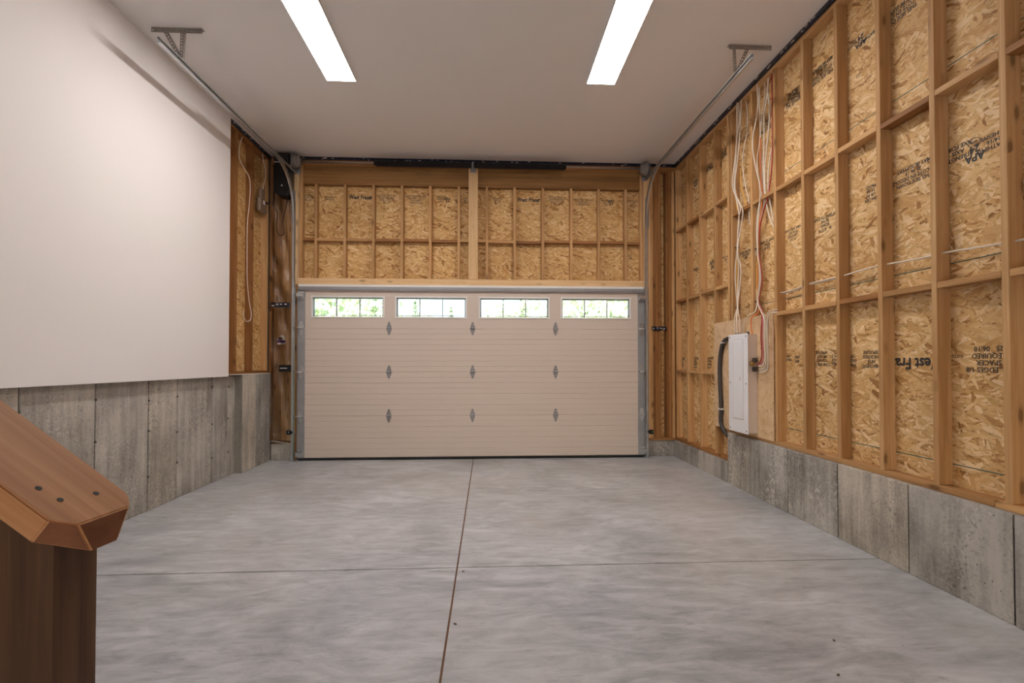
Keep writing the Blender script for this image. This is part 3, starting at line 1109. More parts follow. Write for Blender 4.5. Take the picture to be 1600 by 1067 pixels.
def track(side):
    x = -2.668 if side < 0 else 2.258
    lab = 'galvanised steel door track on the left, bending under the ceiling towards the camera' if side < 0 else 'galvanised steel door track on the right, bending under the ceiling beside the open studs'
    t = thing('door_track', lab, 'door track', (x, YT, 0))
    prof = [(-side * -1 * a if False else (a if side < 0 else -a), b) for a, b in PROF]
    yend = 3.99 if side < 0 else 3.955
    zc_, yc = ZT - RT, YT - RT
    MB().sweep_yz(x, prof, [(YT, .0), (YT, 1.2), (YT, 2.4), (YT, zc_ - .05)]).build('vertical_rail', M['galv'], t)
    arc = [(yc + RT * cos(a), zc_ + RT * sin(a)) for a in [i * pi / 2 / 16 for i in range(17)]]
    MB().sweep_yz(x, prof, [(YT, zc_ - .06)] + arc + [(yc - .02, ZT)]).build('curved_rail', M['galv'], t)
    MB().sweep_yz(x, prof, [(yc + .01, ZT), (5.0, ZT - .002), (yend, ZT - .004)]).build('horizontal_rail', M['galv'], t)
    # angle iron behind the vertical rail and the wall brackets
    xo = x + side * .016
    MB().box(xo - .002, xo + .002, YT - .02, 6.812, .0, 2.44).box(min(xo, xo + side * .03), max(xo, xo + side * .03), 6.806, 6.811, 0.0, 2.44).build('wall_angle', M['galv_dull'], t)
    for z in (.45, 1.0, 1.6, 2.2):
        MB().box(min(xo, xo + side * .035), max(xo, xo + side * .035), 6.78, 6.806, z - .03, z + .03, .002).build('track_bracket', M['galv_dull'], t)
    # flag bracket and horizontal angle
    MB().box(xo - .003, xo + .003, 6.70, 6.812, 3.40, 3.60).box(min(xo, xo + side * .05), max(xo, xo + side * .05), 6.804, 6.811, 3.3, 3.75).build('flag_bracket', M['galv_dull'], t)
    a = MB().box(xo - .002, xo + .002, 4.95, 6.81, ZT + .014, ZT + .05).box(min(xo, xo + side * .03), max(xo, xo + side * .03), 4.95, 6.81, ZT + .048, ZT + .052)
    a.build('horizontal_angle', M['angle'], t)
    # ceiling hanger: perforated angle with two struts
    yh = 4.245 if side < 0 else 4.213
    xa, xb = (-2.90, -2.473) if side < 0 else (2.189, 2.585)
    h = MB()
    perforated(h, (xa, yh, ZC - .002), (xb, yh, ZC - .002), .04, (0, 1, 0), 16)
    perforated(h, (xa, yh, ZC - .003), (xb, yh, ZC - .003), .042, (0, 0, -1), 16)
    ho = h.build('ceiling_angle', M['angle'], t)
    solid(ho, .003)
    if side < 0:
        legs = [((-2.798, yh + .006, ZC - .015), (-2.668, yh + .006, ZT + .02)), ((-2.645, yh + .006, ZC - .015), (-2.652, yh + .006, ZT + .02))]
    else:
        legs = [((2.372, yh + .006, ZC - .015), (2.262, yh + .006, ZT + .02)), ((2.238, yh + .006, ZC - .015), (2.246, yh + .006, ZT + .02))]
    for p, q in legs:
        l = MB()
        dd = (Vector(q) - Vector(p)).normalized()
        wv = Vector((dd.z, 0, -dd.x))
        if wv.x < 0:
            wv = -wv
        perforated(l, Vector(p) - wv * .014, Vector(q) - wv * .014, .028, wv, 9)
        perforated(l, Vector(p) + wv * .014, Vector(q) + wv * .014, .026, (0, 1, 0), 9)
        lo = l.build('hanger_strut', M['angle'], t)
        solid(lo, .003)
    bt = MB()
    for yy in (4.25, 5.2, 6.05):
        bt.cyl((x - side * -.0125, yy, ZT), (x + side * .0225, yy, ZT), .008, n=6)
    bt.build('bolt', M['galv'], t)['kind'] = 'stuff'
    return t


track(-1)
track(1)

# ================================================================== TORSION SPRING
ts = thing('torsion_spring', 'black torsion spring on a steel shaft above the garage door', 'spring', (-.2, 6.69, 4.12))
ZS, YS_ = 4.118, 6.70
MB().cyl((-2.72, YS_, ZS), (2.33, YS_, ZS), .0135, n=14).build('shaft', M['galv'], ts)
# the coil: a real helix of fat wire, drawn as two springs that meet at the centre bracket
for xa, xb in ((-1.553, -.235), (-.19, 1.081)):
    b = MB()
    turns = 66
    pts = []
    for i in range(turns * 8 + 1):
        a_ = i * 2 * pi / 8
        pts.append((xa + (xb - xa) * i / (turns * 8), YS_ + .037 * cos(a_), ZS + .037 * sin(a_)))
    b.tube(pts, .0098, 4, 1)
    b.build('coil', M['black_steel'], ts)
    for xx in (xa, xb):
        MB().cyl((xx - .022, YS_, ZS), (xx + .022, YS_, ZS), .034, n=14).build('winding_cone', M['black_steel'], ts)
for sgn, xc in ((-1, -2.615), (1, 2.215)):
    b = MB()
    x0 = xc - sgn * .05
    prof = [(0, .045), (.012, .06), (.03, .078), (.05, .092), (.075, .1), (.085, .106), (.094, .106), (.1, .05)]
    for (d0, r0), (d1, r1) in zip(prof, prof[1:]):
        b.cyl((x0 + sgn * d0, YS_, ZS), (x0 + sgn * d1, YS_, ZS), r0, r1, 22)
    for k in range(5):
        d = .03 + k * .012
        b.cyl((x0 + sgn * d, YS_, ZS), (x0 + sgn * (d + .004), YS_, ZS), .082 + k * .005, n=22)
    b.build('cable_drum', M['angle'], ts)
    xp = -2.675 if sgn < 0 else 2.29
    MB().box(xp - .003, xp + .003, 6.62, 6.812, ZS - .13, ZS + .06).box(min(xp, xp - sgn * .06), max(xp, xp - sgn * .06), 6.804, 6.811, ZS - .13, ZS + .06).cyl((xp - .012, YS_, ZS), (xp + .012, YS_, ZS), .03, n=14).build('end_bearing_plate', M['galv_dull'], ts)
    cb = MB().tube([(xc, YD - .062, .12), (xc, YD - .06, 2.0), (xc, YS_ - .02 + .1, ZS - .02)], .002, 5, 1)
    cb.build('lift_cable', M['galv_dull'], ts)
MB().box(-.245, -.170, 6.806, 6.8115, ZS - .06, ZS + .07, .002).box(-.216, -.209, YS_ - .02, 6.81, ZS - .045, ZS + .05).cyl((-.225, YS_, ZS), (-.2, YS_, ZS), .04, n=16).build('centre_bracket', M['galv_dull'], ts)

# ================================================================== LIGHTS
def ceiling_light(x, y1, label, L=1.22, group=None):
    y0 = y1 - L
    t = thing('ceiling_light', label, 'ceiling light', (x, (y0 + y1) / 2, ZC), group)
    W = .147
    f = MB().box(x - W, x + W, y0, y1, ZC - .012, ZC - .0005)
    f.box(x - W, x - W + .006, y0, y1, ZC - .03, ZC - .011, .001).box(x + W - .006, x + W, y0, y1, ZC - .03, ZC - .011, .001)
    f.box(x - W, x + W, y0, y0 + .006, ZC - .03, ZC - .011, .001).box(x - W, x + W, y1 - .006, y1, ZC - .03, ZC - .011, .001)
    f.build('frame', M['window_white'], t)
    MB().box(x - W + .0065, x + W - .0065, y0 + .0065, y1 - .0065, ZC - .031, ZC - .014, .001).build('diffuser', M['lamp'], t)
    return t


ceiling_light(-1.488, 4.925, 'long flat white ceiling light, the left one of the pair')
ceiling_light(1.158, 4.845, 'long flat white ceiling light, the right one of the pair')

# ================================================================== DOOR OPENER AND OTHER THINGS LEFT OF THE DOOR
op = thing('door_opener', 'black wall-mounted garage door opener beside the left door track', 'door opener', (-2.80, 6.72, 3.62))
b = MB()
prof = [(-2.895, 4.20), (-2.895, 3.70), (-2.880, 3.655), (-2.845, 3.625), (-2.80, 3.615), (-2.72, 3.615), (-2.70, 3.63), (-2.695, 3.66), (-2.695, 4.20)]
b.poly(prof, 'Y', 6.60, 6.775)
es = [e_ for e_ in b.bm.edges if all(abs(v.co.y - 6.60) < 1e-4 for v in e_.verts)]
bmesh.ops.bevel(b.bm, geom=es, offset=.018, segments=3, affect='EDGES')
b.build('housing', M['black'], op)
MB().box(-2.885, -2.80, 6.585, 6.602, 4.062, 4.068).build('trim_line', M['zip'], op)
MB().box(-2.79, -2.775, 6.592, 6.602, 3.74, 3.76, .003).build('indicator_lens', M['white_paint'], op)
MB().tube([(-2.735, 6.70, 4.10), (-2.69, YS_, ZS)], .03, 12, 1).build('drive_collar', M['black'], op)
px = [(449.5, 310), (447, 322), (444, 335), (442, 348), (443, 357), (443.5, 364), (440, 368), (435.5, 366), (432, 358), (432.5, 345), (433.5, 335), (430, 326), (425, 317), (421, 315)]
cd = [wall_point(x, y, 'Y', 6.70 + (.0 if i < 9 else -.012 * (i - 8))) for i, (x, y) in enumerate(px)]
MB().tube(cd, .006, 6, 4).build('power_cord', M['cord'], op)

ob = thing('outlet_box', 'wall outlet wrapped in a brown plastic vapour boot on the left framing', 'outlet', (-3.04, 6.55, 3.43))
c0 = wall_point(411, 322, 'X', -3.03)
bmx = MB().box(-3.075, -3.02, c0.y - .11, c0.y + .11, c0.z - .09, c0.z + .10, .02)
bmx.box(-3.07, -3.03, c0.y - .06, c0.y + .06, c0.z + .08, c0.z + .24, .012)
bmx.build('vapour_boot', M['box_grey'], ob)
MB().box(-3.02, -3.008, c0.y - .025, c0.y + .03, c0.z + .02, c0.z + .07, .003).build('outlet_plate', M['paper'], ob)
MB().box(-3.008, -2.975, c0.y + .0, c0.y + .045, c0.z + .03, c0.z + .06, .006).build('plug', M['cord'], ob)

ws = MB()
nx, nz = 14, 90
for side_ in (0,):
    g = []
    for j in range(nz + 1):
        row = []
        for i in range(nx + 1):
            u, v_ = i / nx, j / nz
            row.append(ws.bm.verts.new((-3.0 + .26 * u, 6.805 - .012 * sin(u * 9 + v_ * 23) - .010 * sin(v_ * 61 + u * 4) - .010 * random.random(), .262 + v_ * 3.70)))
        g.append(row)
    for j in range(nz):
        for i in range(nx):
            ws.bm.faces.new((g[j][i], g[j][i + 1], g[j + 1][i + 1], g[j + 1][i])).smooth = True
po = ws.build('vapour_barrier', M['poly'])
tag(po, 'wrinkled clear plastic vapour barrier sheet stapled left of the garage door', 'plastic sheet')


def film_strip(x0, x1, z0, z1, y, label):
    b = MB()
    n_ = 9
    top, bot = [], []
    for i in range(n_ + 1):
        t_ = i / n_
        yy = y - .006 * sin(t_ * 17) - .004
        top.append((x0 + (x1 - x0) * t_, yy, z1 + .004 * sin(t_ * 11)))
        bot.append((x0 + (x1 - x0) * t_, yy, z0 + .004 * cos(t_ * 9)))
    V = [[b.bm.verts.new(p) for p in top], [b.bm.verts.new(p) for p in bot]]
    for i in range(n_):
        b.bm.faces.new((V[0][i], V[1][i], V[1][i + 1], V[0][i + 1]))
    o = b.build('tape_strip', M['navy'])
    solid(o, .004)
    tag(o, label, 'tape')
    s_ = MB()
    for i in range(4):
        x = x0 + (x1 - x0) * (.12 + .22 * i + random.uniform(-.04, .04))
        L = random.uniform(.008, .02)
        z = (z0 + z1) / 2 + random.uniform(-.012, .012)
        s_.box(x - L, x + L, y - .017, y - .012, z - .006, z + .006)
    s_.build('staple', M['paper'], o)['kind'] = 'stuff'
    return o


film_strip(-3.005, -2.748, 2.118, 2.188, 6.795, 'short navy blue tape strip across the boards left of the door')
film_strip(2.368, 2.588, 1.818, 1.876, 6.822, 'short navy blue tape strip across the boards right of the door')

tg = thing('hang_tag', 'small white and purple card tag fixed to the boards left of the door', 'tag', (-2.86, 6.80, 1.60))
MB().box(-2.915, -2.805, 6.803, 6.808, 1.605, 1.70, .002).poly([(-2.89, 1.70), (-2.815, 1.70), (-2.83, 1.735), (-2.865, 1.735)], 'Y', 6.803, 6.808).build('card', M['paper'], tg)
MB().box(-2.913, -2.807, 6.801, 6.8025, 1.63, 1.665).build('purple_band', M['purple'], tg)
MB().box(-2.905, -2.85, 6.801, 6.8025, 1.672, 1.70).build('dark_print', M['black'], tg)

lk = thing('door_lock', 'black box-shaped electric door lock with white lettering on the left track', 'door lock', (-2.76, 6.72, 1.226))
MB().box(-2.855, -2.685, 6.705, 6.79, 1.228, 1.322, .008).build('housing', M['black'], lk)
MB().box(-2.835, -2.74, 6.703, 6.7045, 1.272, 1.282).build('lettering_strip', M['white_paint'], lk)
MB().cyl((-2.685, 6.735, 1.285), (-2.672, 6.735, 1.285), .009, n=10).build('bolt', M['galv'], lk)
MB().tube([(-2.74, 6.75, 1.32), (-2.74, 6.755, 1.35), (-2.745, 6.79, 1.37)], .003, 5).build('lead', M['white_cable'], lk)

def safety_sensor(x, z, side, label, led):
    t = thing('safety_sensor', label, 'sensor', (x, 6.70, z))
    MB().box(x - .028, x + .028, 6.655, 6.70, z - .03, z + .03, .008).build('housing', M['black'], t)
    xx = x - side * .03
    MB().cyl((xx, 6.678, z), (xx - side * .012, 6.678, z), .018, n=14).build('lens', M['black_rubber'], t)
    MB().box(min(x, x - side * .075), max(x, x - side * .075), 6.70, 6.706, z - .012, z + .012, .001).build('bracket', M['galv_dull'], t)
    MB().cyl((x + .008, 6.654, z + .006), (x + .008, 6.650, z + .006), .006, n=8).build('indicator', led, t)


safety_sensor(-2.70, .405, -1, 'small black safety sensor low on the left door track', M['white_paint'])
safety_sensor(2.305, .375, 1, 'small black safety sensor with a green light low on the right door track', M['led_green'])

# white cables on the left framing
def left_cable(px, label, r=.0055, x=-3.028):
    pts = [wall_point(a, b_, 'X', x) for a, b_ in px]
    o = MB().tube(pts, r, 6, 4).build('electrical_cable', M['white_cable'])
    tag(o, label, 'cable')


left_cable([(378.5, 214), (374.5, 228), (373.5, 246), (381, 262), (388.5, 275), (391, 290), (389.5, 320), (386.5, 350), (386, 400), (386, 430), (388, 460), (390, 475), (392.5, 490), (391, 500), (385, 502), (381, 495), (380, 485)], 'long white cable hanging down the left framing and ending in a loop')
left_cable([(410, 241), (412, 254), (415, 265), (415, 276), (412.5, 286), (411, 296)], 'short white cable running down to the plastic-wrapped outlet')

# ================================================================== ELECTRICAL PANEL, BOARD, CABLES
pb = sheet('plywood_board', None, 'X', 4.455, 5.648, .60, 1.826, 2.7255, .0125, M['ply'])
pb.rotation_euler = Matrix(((0, 0, -1), (-1, 0, 0), (0, 1, 0))).to_euler()
tag(pb, 'pale plywood backing board behind the electrical panel', 'plywood')
scr = MB()
for z in (.66, .9, 1.2, 1.5, 1.78):
    for y in (4.50, 4.57, 4.65, 5.30, 5.42, 5.60):
        yy, zz = y + random.uniform(-.02, .02), z + random.uniform(-.03, .03)
        scr.cyl((2.7258, yy, zz), (2.724, yy, zz), .0055, n=6)
scr.build('screw', M['screw'], pb)['kind'] = 'stuff'

PX0, PX1, PY0, PY1, PZ0, PZ1 = 2.618, 2.7245, 4.712, 5.095, .625, 1.652
ep = thing('breaker_panel', 'tall white electrical breaker panel on the plywood board', 'electrical panel', (2.7245, (PY0 + PY1) / 2, PZ0))
MB().box(PX0 + .006, PX1, PY0 + .012, PY1 - .012, PZ0 + .012, PZ1 - .012, .002).build('enclosure', M['panel_grey'], ep)
MB().box(PX0, PX0 + .007, PY0, PY1, PZ0, PZ1, .003).build('cover', M['panel_white'], ep)
MB().box(PX0 - .003, PX0 + .001, 4.794, 5.006, .764, 1.591, .001).build('door_seam', M['zip'], ep)
dr = MB().box(PX0 - .012, PX0 + .001, 4.80, 5.0, .77, 1.585, .004).build('panel_door', M['panel_white'], ep)
MB().box(PX0 - .017, PX0 - .011, 4.82, 4.845, 1.165, 1.205, .002).build('latch', M['zip'], dr)
MB().box(PX0 - .0145, PX0 - .0118, 4.815, 4.82, .79, 1.565).box(PX0 - .0145, PX0 - .0118, 4.98, 4.985, .79, 1.565).build('door_rib', M['panel_white'], dr)
for y in (PY0 + .03, PY1 - .03):
    for z in (PZ0 + .03, (PZ0 + PZ1) / 2, PZ1 - .03):
        MB().cyl((PX0 + .001, y, z), (PX0 - .003, y, z), .007, n=8).build('screw', M['screw'], ep)
MB().box(2.70, 2.7245, 5.10, 5.19, .83, 1.0, .003).build('label_plate', M['panel_white'], ep)
# clamps on the near side of the enclosure
for z, xx in ((1.335, 2.66), (1.37, 2.688), (1.28, 2.685)):
    MB().cyl((xx, PY0 + .014, z), (xx, PY0 - .03, z), .019, n=12).box(xx - .024, xx + .024, PY0 - .018, PY0 - .004, z - .012, z + .03, .002).build('cable_clamp', M['brass'] if z > 1.3 and xx < 2.68 else M['screw'], ep)
for yy, xx in ((4.78, 2.66), (4.98, 2.68), (5.03, 2.67)):
    MB().cyl((xx, yy, PZ1 - .014), (xx, yy, PZ1 + .018), .016, n=10).build('cable_clamp', M['screw'], ep)

sc_px = [(1140, 528.5), (1133, 531), (1128.5, 539), (1125.5, 555), (1124.5, 575), (1125, 600), (1126, 620), (1126.5, 640), (1126, 655), (1127.5, 665), (1132, 674), (1137.5, 681)]
sv = thing('service_cable', 'thick dark grey service cable curving out of the panel side', 'cable', wall_point(1137, 681, 'X', 2.70))
MB().tube([wall_point(x, y, 'X', 2.70 if 0 < i < 10 else 2.68 + (.03 if i >= 10 else 0)) for i, (x, y) in enumerate(sc_px)], .023, 12, 5).build('jacket', M['grey_cable'], sv)
for x, y in ((1130.5, 535.5), (1126.5, 639)):
    c = wall_point(x, y, 'X', 2.70)
    MB().box(2.672, 2.726, c.y - .035, c.y + .035, c.z - .008, c.z + .008, .003).build('strap', M['zip'], sv)


def wallX(y):
    return 2.778 if y < 474 else (2.735 if y < 487 else 2.694)


def wire(px, m, label, group=None, r=.0065, dx=0.0, cat='cable', flat=None):
    pts = [wall_point(a, b_, 'X', wallX(b_) + dx) for a, b_ in px]
    o = MB().tube(pts, r, 6, 5, rx=flat).build('electrical_cable', M[m])
    return tag(o, label, cat, group)


GL = 'white cables of the left bundle above the panel'
GR = 'white cables of the right bundle above the panel'
# left bundle
wire([(1151.5, 160), (1151.5, 200), (1150, 235), (1146.5, 265), (1144.5, 285), (1146, 298), (1152, 312), (1157, 325), (1154.5, 340), (1153, 360), (1152.2, 387), (1149, 420), (1149, 440), (1151, 465), (1152, 481), (1148, 496), (1148.5, 522)], 'white_cable', 'white cable of the left bundle, leftmost where it leaves the top plate', GL, dx=-.05)
wire([(1158.5, 156), (1157, 190), (1154.5, 230), (1150.5, 265), (1148.5, 285), (1150, 303), (1156.5, 318), (1160.5, 328), (1160, 342), (1156.5, 362), (1153, 387), (1154, 420), (1153, 450), (1152.5, 481), (1151, 500), (1152, 522)], 'white_cable', 'white cable of the left bundle, rightmost where it leaves the top plate', GL, dx=-.058)
wire([(1153.5, 161), (1155.5, 185), (1152, 215), (1150, 245), (1148, 275), (1147, 290), (1150, 310), (1153.5, 325), (1155, 345), (1152.5, 375), (1152, 388), (1157.5, 420), (1156, 445), (1153, 475), (1153.5, 488), (1156, 500), (1156, 522)], 'white_cable', 'white cable of the left bundle, the middle one at the top plate', GL, dx=-.044)
wire([(1152.5, 387), (1151.5, 410), (1151, 440), (1152, 470), (1152.2, 482), (1150, 494), (1147, 500), (1149, 522)], 'yellow_cable', 'short yellow cable lowest in the left bundle above the panel', dx=-.014, r=.005)
wire([(1165, 149), (1168, 178), (1167.5, 205), (1163.5, 225), (1160.5, 250), (1162, 275), (1167, 300), (1170.5, 315), (1171, 340), (1173, 352)], 'white_cable', 'single white cable hanging between the two bundles and ending behind a stud')
wire([(1162, 255), (1158, 268), (1157, 283), (1160, 300), (1164, 315), (1166.5, 322)], 'yellow_cable', 'yellow cable between the two bundles ending at the blocking')
wire([(1146, 297), (1149.5, 312), (1152, 326), (1152.5, 330)], 'yellow_cable', 'very short yellow cable end behind the left bundle at the blocking', dx=.01)
# right bundle
wire([(1186.5, 127), (1186.5, 155), (1187.5, 185), (1189, 230), (1190.5, 270), (1191, 300), (1186.5, 318), (1182.8, 345), (1182.5, 370), (1183, 389), (1178, 415), (1178, 430), (1182, 455), (1182.5, 471), (1182.2, 480), (1179, 488), (1171, 492), (1165, 498), (1161.5, 508), (1161, 522)], 'white_cable', 'white cable of the right bundle, second from the left at the top plate', GR)
wire([(1183, 132), (1184.3, 165), (1180, 195), (1176.6, 212), (1176.3, 235), (1180, 256), (1187, 288), (1188, 305), (1187, 320), (1184.5, 350), (1183.8, 389), (1186.5, 420), (1186.5, 440), (1184, 471), (1189, 486), (1194, 498), (1194.5, 530), (1195.5, 560), (1192, 570), (1185, 572)], 'white_cable', 'white cable of the right bundle, leftmost and bowing out beside the stud', GR, dx=-.05)
wire([(1194.3, 119), (1195, 150), (1191, 180), (1186.5, 225), (1183.5, 245), (1184, 265), (1187, 285), (1189, 303), (1190, 318), (1186, 352), (1184.5, 389), (1187.5, 420), (1187.5, 445), (1184.5, 471), (1188.5, 485), (1196.5, 496), (1197, 530), (1197.5, 572), (1194, 577), (1187, 579)], 'white_cable', 'white cable of the right bundle, third from the left at the top plate', GR, dx=.008)
wire([(1201.5, 110), (1198.5, 150), (1194, 180), (1194, 215), (1193, 255), (1194, 295), (1194.5, 314), (1188, 350), (1185, 389), (1188.5, 425), (1188, 450), (1184.5, 471)], 'white_cable', 'white cable of the right bundle, fourth from the left at the top plate', GR, dx=-.006)
wire([(1200.5, 111), (1200, 145), (1202.5, 168), (1201.5, 198), (1197.5, 235), (1195, 265), (1196, 298), (1198, 320), (1203, 340), (1210.5, 358)], 'white_cable', 'white cable of the right bundle swinging behind the stud below the blocking', r=.0075)
wire([(1206, 230), (1201, 262), (1200.5, 295), (1203.5, 318), (1208, 340), (1212, 350)], 'white_cable', 'white cable nearest the stud right of the bundle', r=.0075, dx=.01)
wire([(1188, 215), (1188, 255), (1189.5, 290), (1192, 303), (1189.5, 325), (1186, 355), (1184.5, 389), (1184, 415), (1184, 445), (1183.5, 471), (1187, 480), (1184, 489), (1175, 496), (1173.5, 508), (1175.5, 522)], 'orange_cable', 'orange cable in the right bundle bending into the panel top', dx=-.014)
wire([(1206, 112), (1206.5, 150), (1207, 230), (1205, 270), (1202.5, 290), (1199, 312), (1193, 330), (1187.5, 355), (1185.5, 389), (1189.5, 420), (1190.5, 440), (1185.5, 471), (1190, 486), (1190.5, 500), (1189, 525), (1190.5, 552), (1188, 566), (1183, 570)], 'red_cable', 'red cable in the right bundle bending to the panel side', dx=-.008)
wire([(1185, 471), (1189, 482), (1192, 492), (1191.5, 525), (1193, 555), (1190, 568), (1184, 571.5)], 'pink_cable', 'pink cable beside the red one, bending to the panel side', dx=-.016)
wire([(1185, 384), (1184, 400), (1183, 425), (1183, 450), (1183.5, 471)], 'yellow_cable', 'short yellow cable between the ties of the right bundle', dx=-.018)
# cables coming through the stud and dropping beside the panel
wire([(1215, 484), (1207, 485), (1200, 489), (1196, 497), (1195.5, 512), (1196, 540), (1197, 566), (1193, 575), (1186, 577)], 'white_cable', 'white cable through the stud bending down to the panel side, upper of the pair')
wire([(1215, 488), (1208, 488.5), (1202, 492), (1199.5, 501), (1199, 520), (1199.5, 545), (1200, 572), (1196, 580), (1186, 582)], 'white_cable', 'white cable through the stud bending down to the panel side, lower of the pair', dx=-.006)
# run through the studs
hp = [(1219, 458), (1240, 452.5), (1266, 443), (1290, 437), (1320, 430), (1345, 422.5), (1373, 415), (1388.5, 412.5), (1420, 407), (1455, 400), (1473, 395.5), (1520, 387.5), (1567, 380), (1592, 375.5), (1650, 365)]
wire(hp, 'white_cable', 'long white cable running level through the studs of the right wall', dx=.004, r=.0062)
wire([(1219, 459.5), (1240, 454.5), (1266, 445.5), (1290, 439.5), (1308, 435)], 'white_cable', 'second white cable beside the long level run, ending at the next stud', dx=.018, r=.0062)

def cable_tie(x, y, label):
    c = wall_point(x, y, 'X', 2.775)
    pts = [(2.775 + .020 * cos(a), c.y + .027 * sin(a), c.z) for a in [i * pi / 8 for i in range(17)]]
    o = MB().tube(pts, .0035, 5, 1).box(2.749, 2.757, c.y - .006, c.y + .006, c.z - .006, c.z + .006).build('cable_tie', M['black'])
    tag(o, label, 'cable tie')


cable_tie(1152.3, 387, 'black cable tie around the left bundle, upper one')
cable_tie(1152.5, 481, 'black cable tie around the left bundle, lower one')
cable_tie(1184, 389, 'black cable tie around the right bundle, upper one')
cable_tie(1183.5, 471, 'black cable tie around the right bundle, lower one')

# ================================================================== STAIR RAILING
sr = thing('stair_railing', 'stained wooden stair railing with a sloping clipped-end handrail on a dark post', 'railing', (-.665, .757, 0))
O0 = Vector((-.5943, .6843, 1.1364))
sl = .768
ph = -.0078
dh = Vector((cos(ph), sin(ph), -sl)).normalized()
wv = Vector((-sin(ph), cos(ph), 0))
nn = dh.cross(wv).normalized()
if nn.z < 0:
    nn = -nn
top = [(-1.15, 0), (0, 0), (.023, .024), (.026, .117), (.013, .133), (.0, .14), (-1.15, .14)]
bot = [(-1.18, 0), (0, 0), (.052, .049), (.054, .094), (.035, .112), (.0, .14), (-1.18, .14)]
b = MB()
org = O0 + dh * -.55
R3 = Matrix((wv, nn, dh)).transposed()      # local Z along the rail
def rl(u, v_, t_):
    return R3.inverted() @ ((O0 + dh * u + wv * v_ - nn * t_) - org)
T = [b.bm.verts.new(rl(u, v_, 0)) for u, v_ in top]
B = [b.bm.verts.new(rl(u, v_, .038)) for u, v_ in bot]
fs = [b.bm.faces.new(T), b.bm.faces.new(B)]
for k in range(7):
    fs.append(b.bm.faces.new((T[k], T[(k + 1) % 7], B[(k + 1) % 7], B[k])))
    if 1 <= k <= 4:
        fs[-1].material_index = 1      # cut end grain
bmesh.ops.recalc_face_normals(b.bm, faces=fs)
bmesh.ops.bevel(b.bm, geom=list(b.bm.edges), offset=.0022, segments=2, affect='EDGES')
me = bpy.data.meshes.new('handrail')
b.bm.to_mesh(me)
b.bm.free()
hr = link('handrail', me, M['cedar'], sr, org, R3.to_euler())
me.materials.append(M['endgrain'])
sk = MB()
for x, y in ((94, 781), (60, 763), (150, 771)):
    r_ = (x - 800) / F_PX
    c = wall_point(x, y, 'Y', .70)
    # put the screw heads on the rail's top plane
    o_ = Vector((0, 0, CAM_H))
    d_ = c - o_
    c = o_ + d_ * ((O0 - o_).dot(nn) / d_.dot(nn))
    sk.cyl(c - nn * .002, c + nn * .0008, .0042, n=10)
sk.build('screw', M['black_rubber'], sr)['kind'] = 'stuff'
def under(x):      # underside of the handrail above x
    u = (x - O0.x) / cos(ph)
    return O0.z - sl * u - .038 * sqrt(1 + sl * sl) - .0005
p = MB()
x0, x1, y0, y1 = -.713, -.617, .709, .805
ang = .010
ring = [(x0 + ang, y0), (x1 - ang, y0), (x1, y0 + ang), (x1, y1 - ang), (x1 - ang, y1), (x0 + ang, y1), (x0, y1 - ang), (x0, y0 + ang)]
V0 = [p.bm.verts.new((x, y, 0)) for x, y in ring]
V1 = [p.bm.verts.new((x, y, under(x))) for x, y in ring]
p.bm.faces.new(V0[::-1])
p.bm.faces.new(V1)
for k in range(8):
    p.bm.faces.new((V0[k], V0[(k + 1) % 8], V1[(k + 1) % 8], V1[k]))
bmesh.ops.recalc_face_normals(p.bm, faces=list(p.bm.faces))
p.build('post', M['stain'], sr)

# ================================================================== SMALL LITTER ON THE FLOOR
for i, (x, y, lab) in enumerate(((724, 893, 'tiny brown wood chip beside the crossing of the floor joints'), (711, 975, 'tiny brown wood chip near the middle joint towards the camera'), (1310, 1055, 'tiny brown wood chip at the front right of the floor'), (1303, 1001, 'tiny brown wood chip behind the frontmost right chip'))):
    c = wall_point(x, y, 'Z', 0)
    a = random.uniform(0, 3)
    pts = [(c.x + .008 * cos(a + t) * (1 if t % 2 else .6), c.y + .008 * sin(a + t) * (1 if t % 2 else .6)) for t in range(6)]
    pts = [(c.x + r_ * cos(t * pi / 3 + a), c.y + r_ * sin(t * pi / 3 + a)) for t, r_ in enumerate((.009, .005, .007, .010, .005, .006))]
    tag(MB().poly(pts, 'Z', .0002, .004).build('wood_chip', M['bark']), lab, 'wood chip')

# ================================================================== OUTSIDE: UNSEEN BACK APRON, VIEW THROUGH THE DOOR WINDOWS
pd = MB().box(-8, 8, -14, YB - .2, -.3, -.04).build('bounce_apron', M['floor'])  # unseen apron added behind the garage to bounce daylight inside
struct(pd, 'unseen concrete apron added to bounce daylight into the back of the garage', 'ground')
gr = MB().box(-90, 90, 7.1, 140, -.4, -.12).build('lawn', M['grass'])
struct(gr, 'green lawn outside the garage', 'ground')


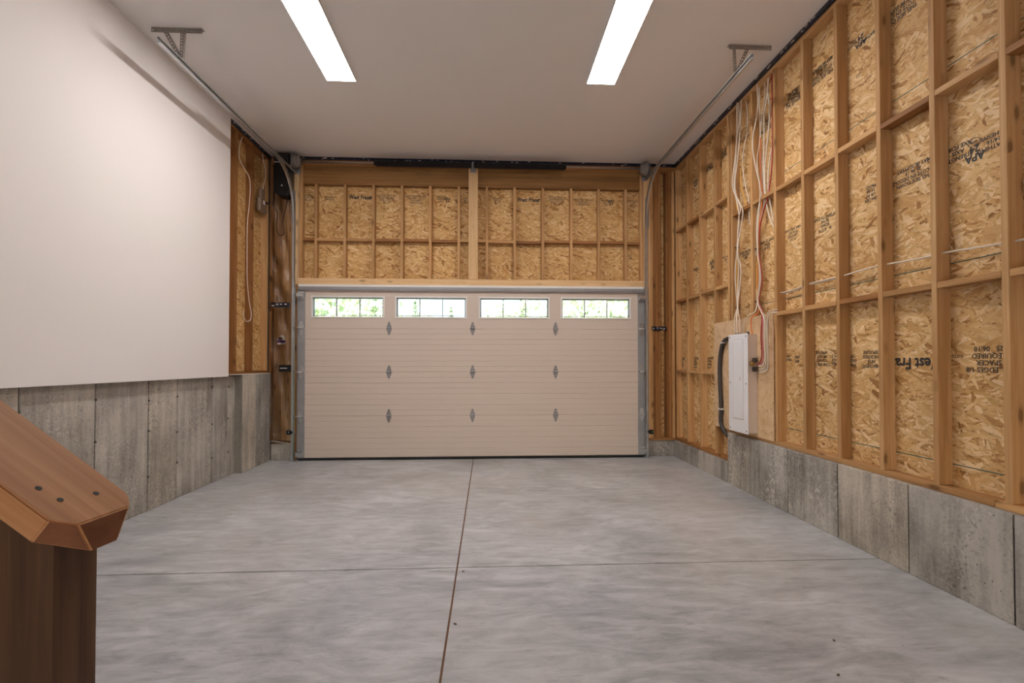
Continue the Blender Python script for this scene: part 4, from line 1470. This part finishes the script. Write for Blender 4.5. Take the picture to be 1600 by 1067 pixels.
def tree(x, y, h, w_, kind, label, seed):
    R = random.Random(seed)
    t = thing('tree', label, 'tree', (x, y, -.12))
    MB().cyl((x, y, -.12), (x, y, h * .6), .05 * w_ + .06, .04, 8).build('trunk', M['bark'], t)
    b = MB()
    n_ = 1500
    for i in range(n_):
        if kind == 'spruce':
            f = R.random() ** .7
            z = h * (1 - f) * .97 + .3
            rad = w_ * .5 * f * (.55 + .45 * R.random())
            a = R.uniform(0, 2 * pi)
            c = Vector((x + rad * cos(a), y + rad * sin(a), z))
        else:
            k = R.randrange(9)
            rr = random.Random(seed * 31 + k)
            cc = Vector((x + rr.uniform(-.32, .32) * w_, y + rr.uniform(-.3, .3) * w_, h * rr.uniform(.35, .82)))
            v_ = Vector((R.gauss(0, 1), R.gauss(0, 1), R.gauss(0, 1))).normalized()
            c = cc + v_ * (w_ * .26) * R.uniform(.75, 1.05)
        s_ = R.uniform(.14, .30) * (h / 7)
        q = Euler((R.uniform(0, 6), R.uniform(0, 6), R.uniform(0, 6))).to_matrix()
        vs = [b.bm.verts.new(c + q @ Vector(p_)) for p_ in ((-s_, 0, 0), (0, -s_ * .55, 0), (s_, 0, 0), (0, s_ * .55, s_ * .1))]
        b.bm.faces.new(vs)
    b.build('foliage', M['leaf_dark'] if kind == 'spruce' else M['leaf'], t)['kind'] = 'stuff'


TREES = [(-17.2, 31, 8.6, 6.2, 'leafy', 'leafy tree through the left end of the first door window'), (-10.4, 30, 7.6, 6.0, 'leafy', 'leafy tree through the middle of the first door window'), (-9.2, 38, 8.0, 6, 'leafy', 'leafy tree through the right end of the first door window'),
         (-6.6, 44, 6.9, 2.4, 'spruce', 'narrow spruce through the left pane of the second door window'), (-3.5, 46, 6.5, 2.6, 'spruce', 'narrow spruce through the middle of the second door window'), (-1.2, 40, 5.5, 2.2, 'spruce', 'low spruce through the right pane of the second door window'), (1.2, 43, 5.6, 3.2, 'leafy', 'low leafy tree through the left pane of the third door window'),
         (4.3, 26, 6.0, 4.4, 'leafy', 'leafy tree through the right of the third door window'), (2.5, 34, 6.9, 1.7, 'spruce', 'thin spruce through the middle of the third door window'), (8.6, 30, 7.6, 5.0, 'leafy', 'leafy tree through the left of the fourth door window'), (15.4, 29, 8.0, 5.4, 'leafy', 'leafy tree through the right of the fourth door window'),
         (-8, 56, 8.6, 9, 'leafy', 'distant leafy tree behind the spruces of the second door window'), (3.2, 57, 8.4, 9, 'leafy', 'distant leafy tree far behind the third door window'), (15, 46, 9.5, 9, 'leafy', 'large distant leafy tree filling the fourth door window'), (-19, 50, 11, 11, 'leafy', 'large distant leafy tree filling the first door window')]
for i, (x, y, h, w_, k, l) in enumerate(TREES):
    tree(x, y, h, w_, k, l, 11 + i)
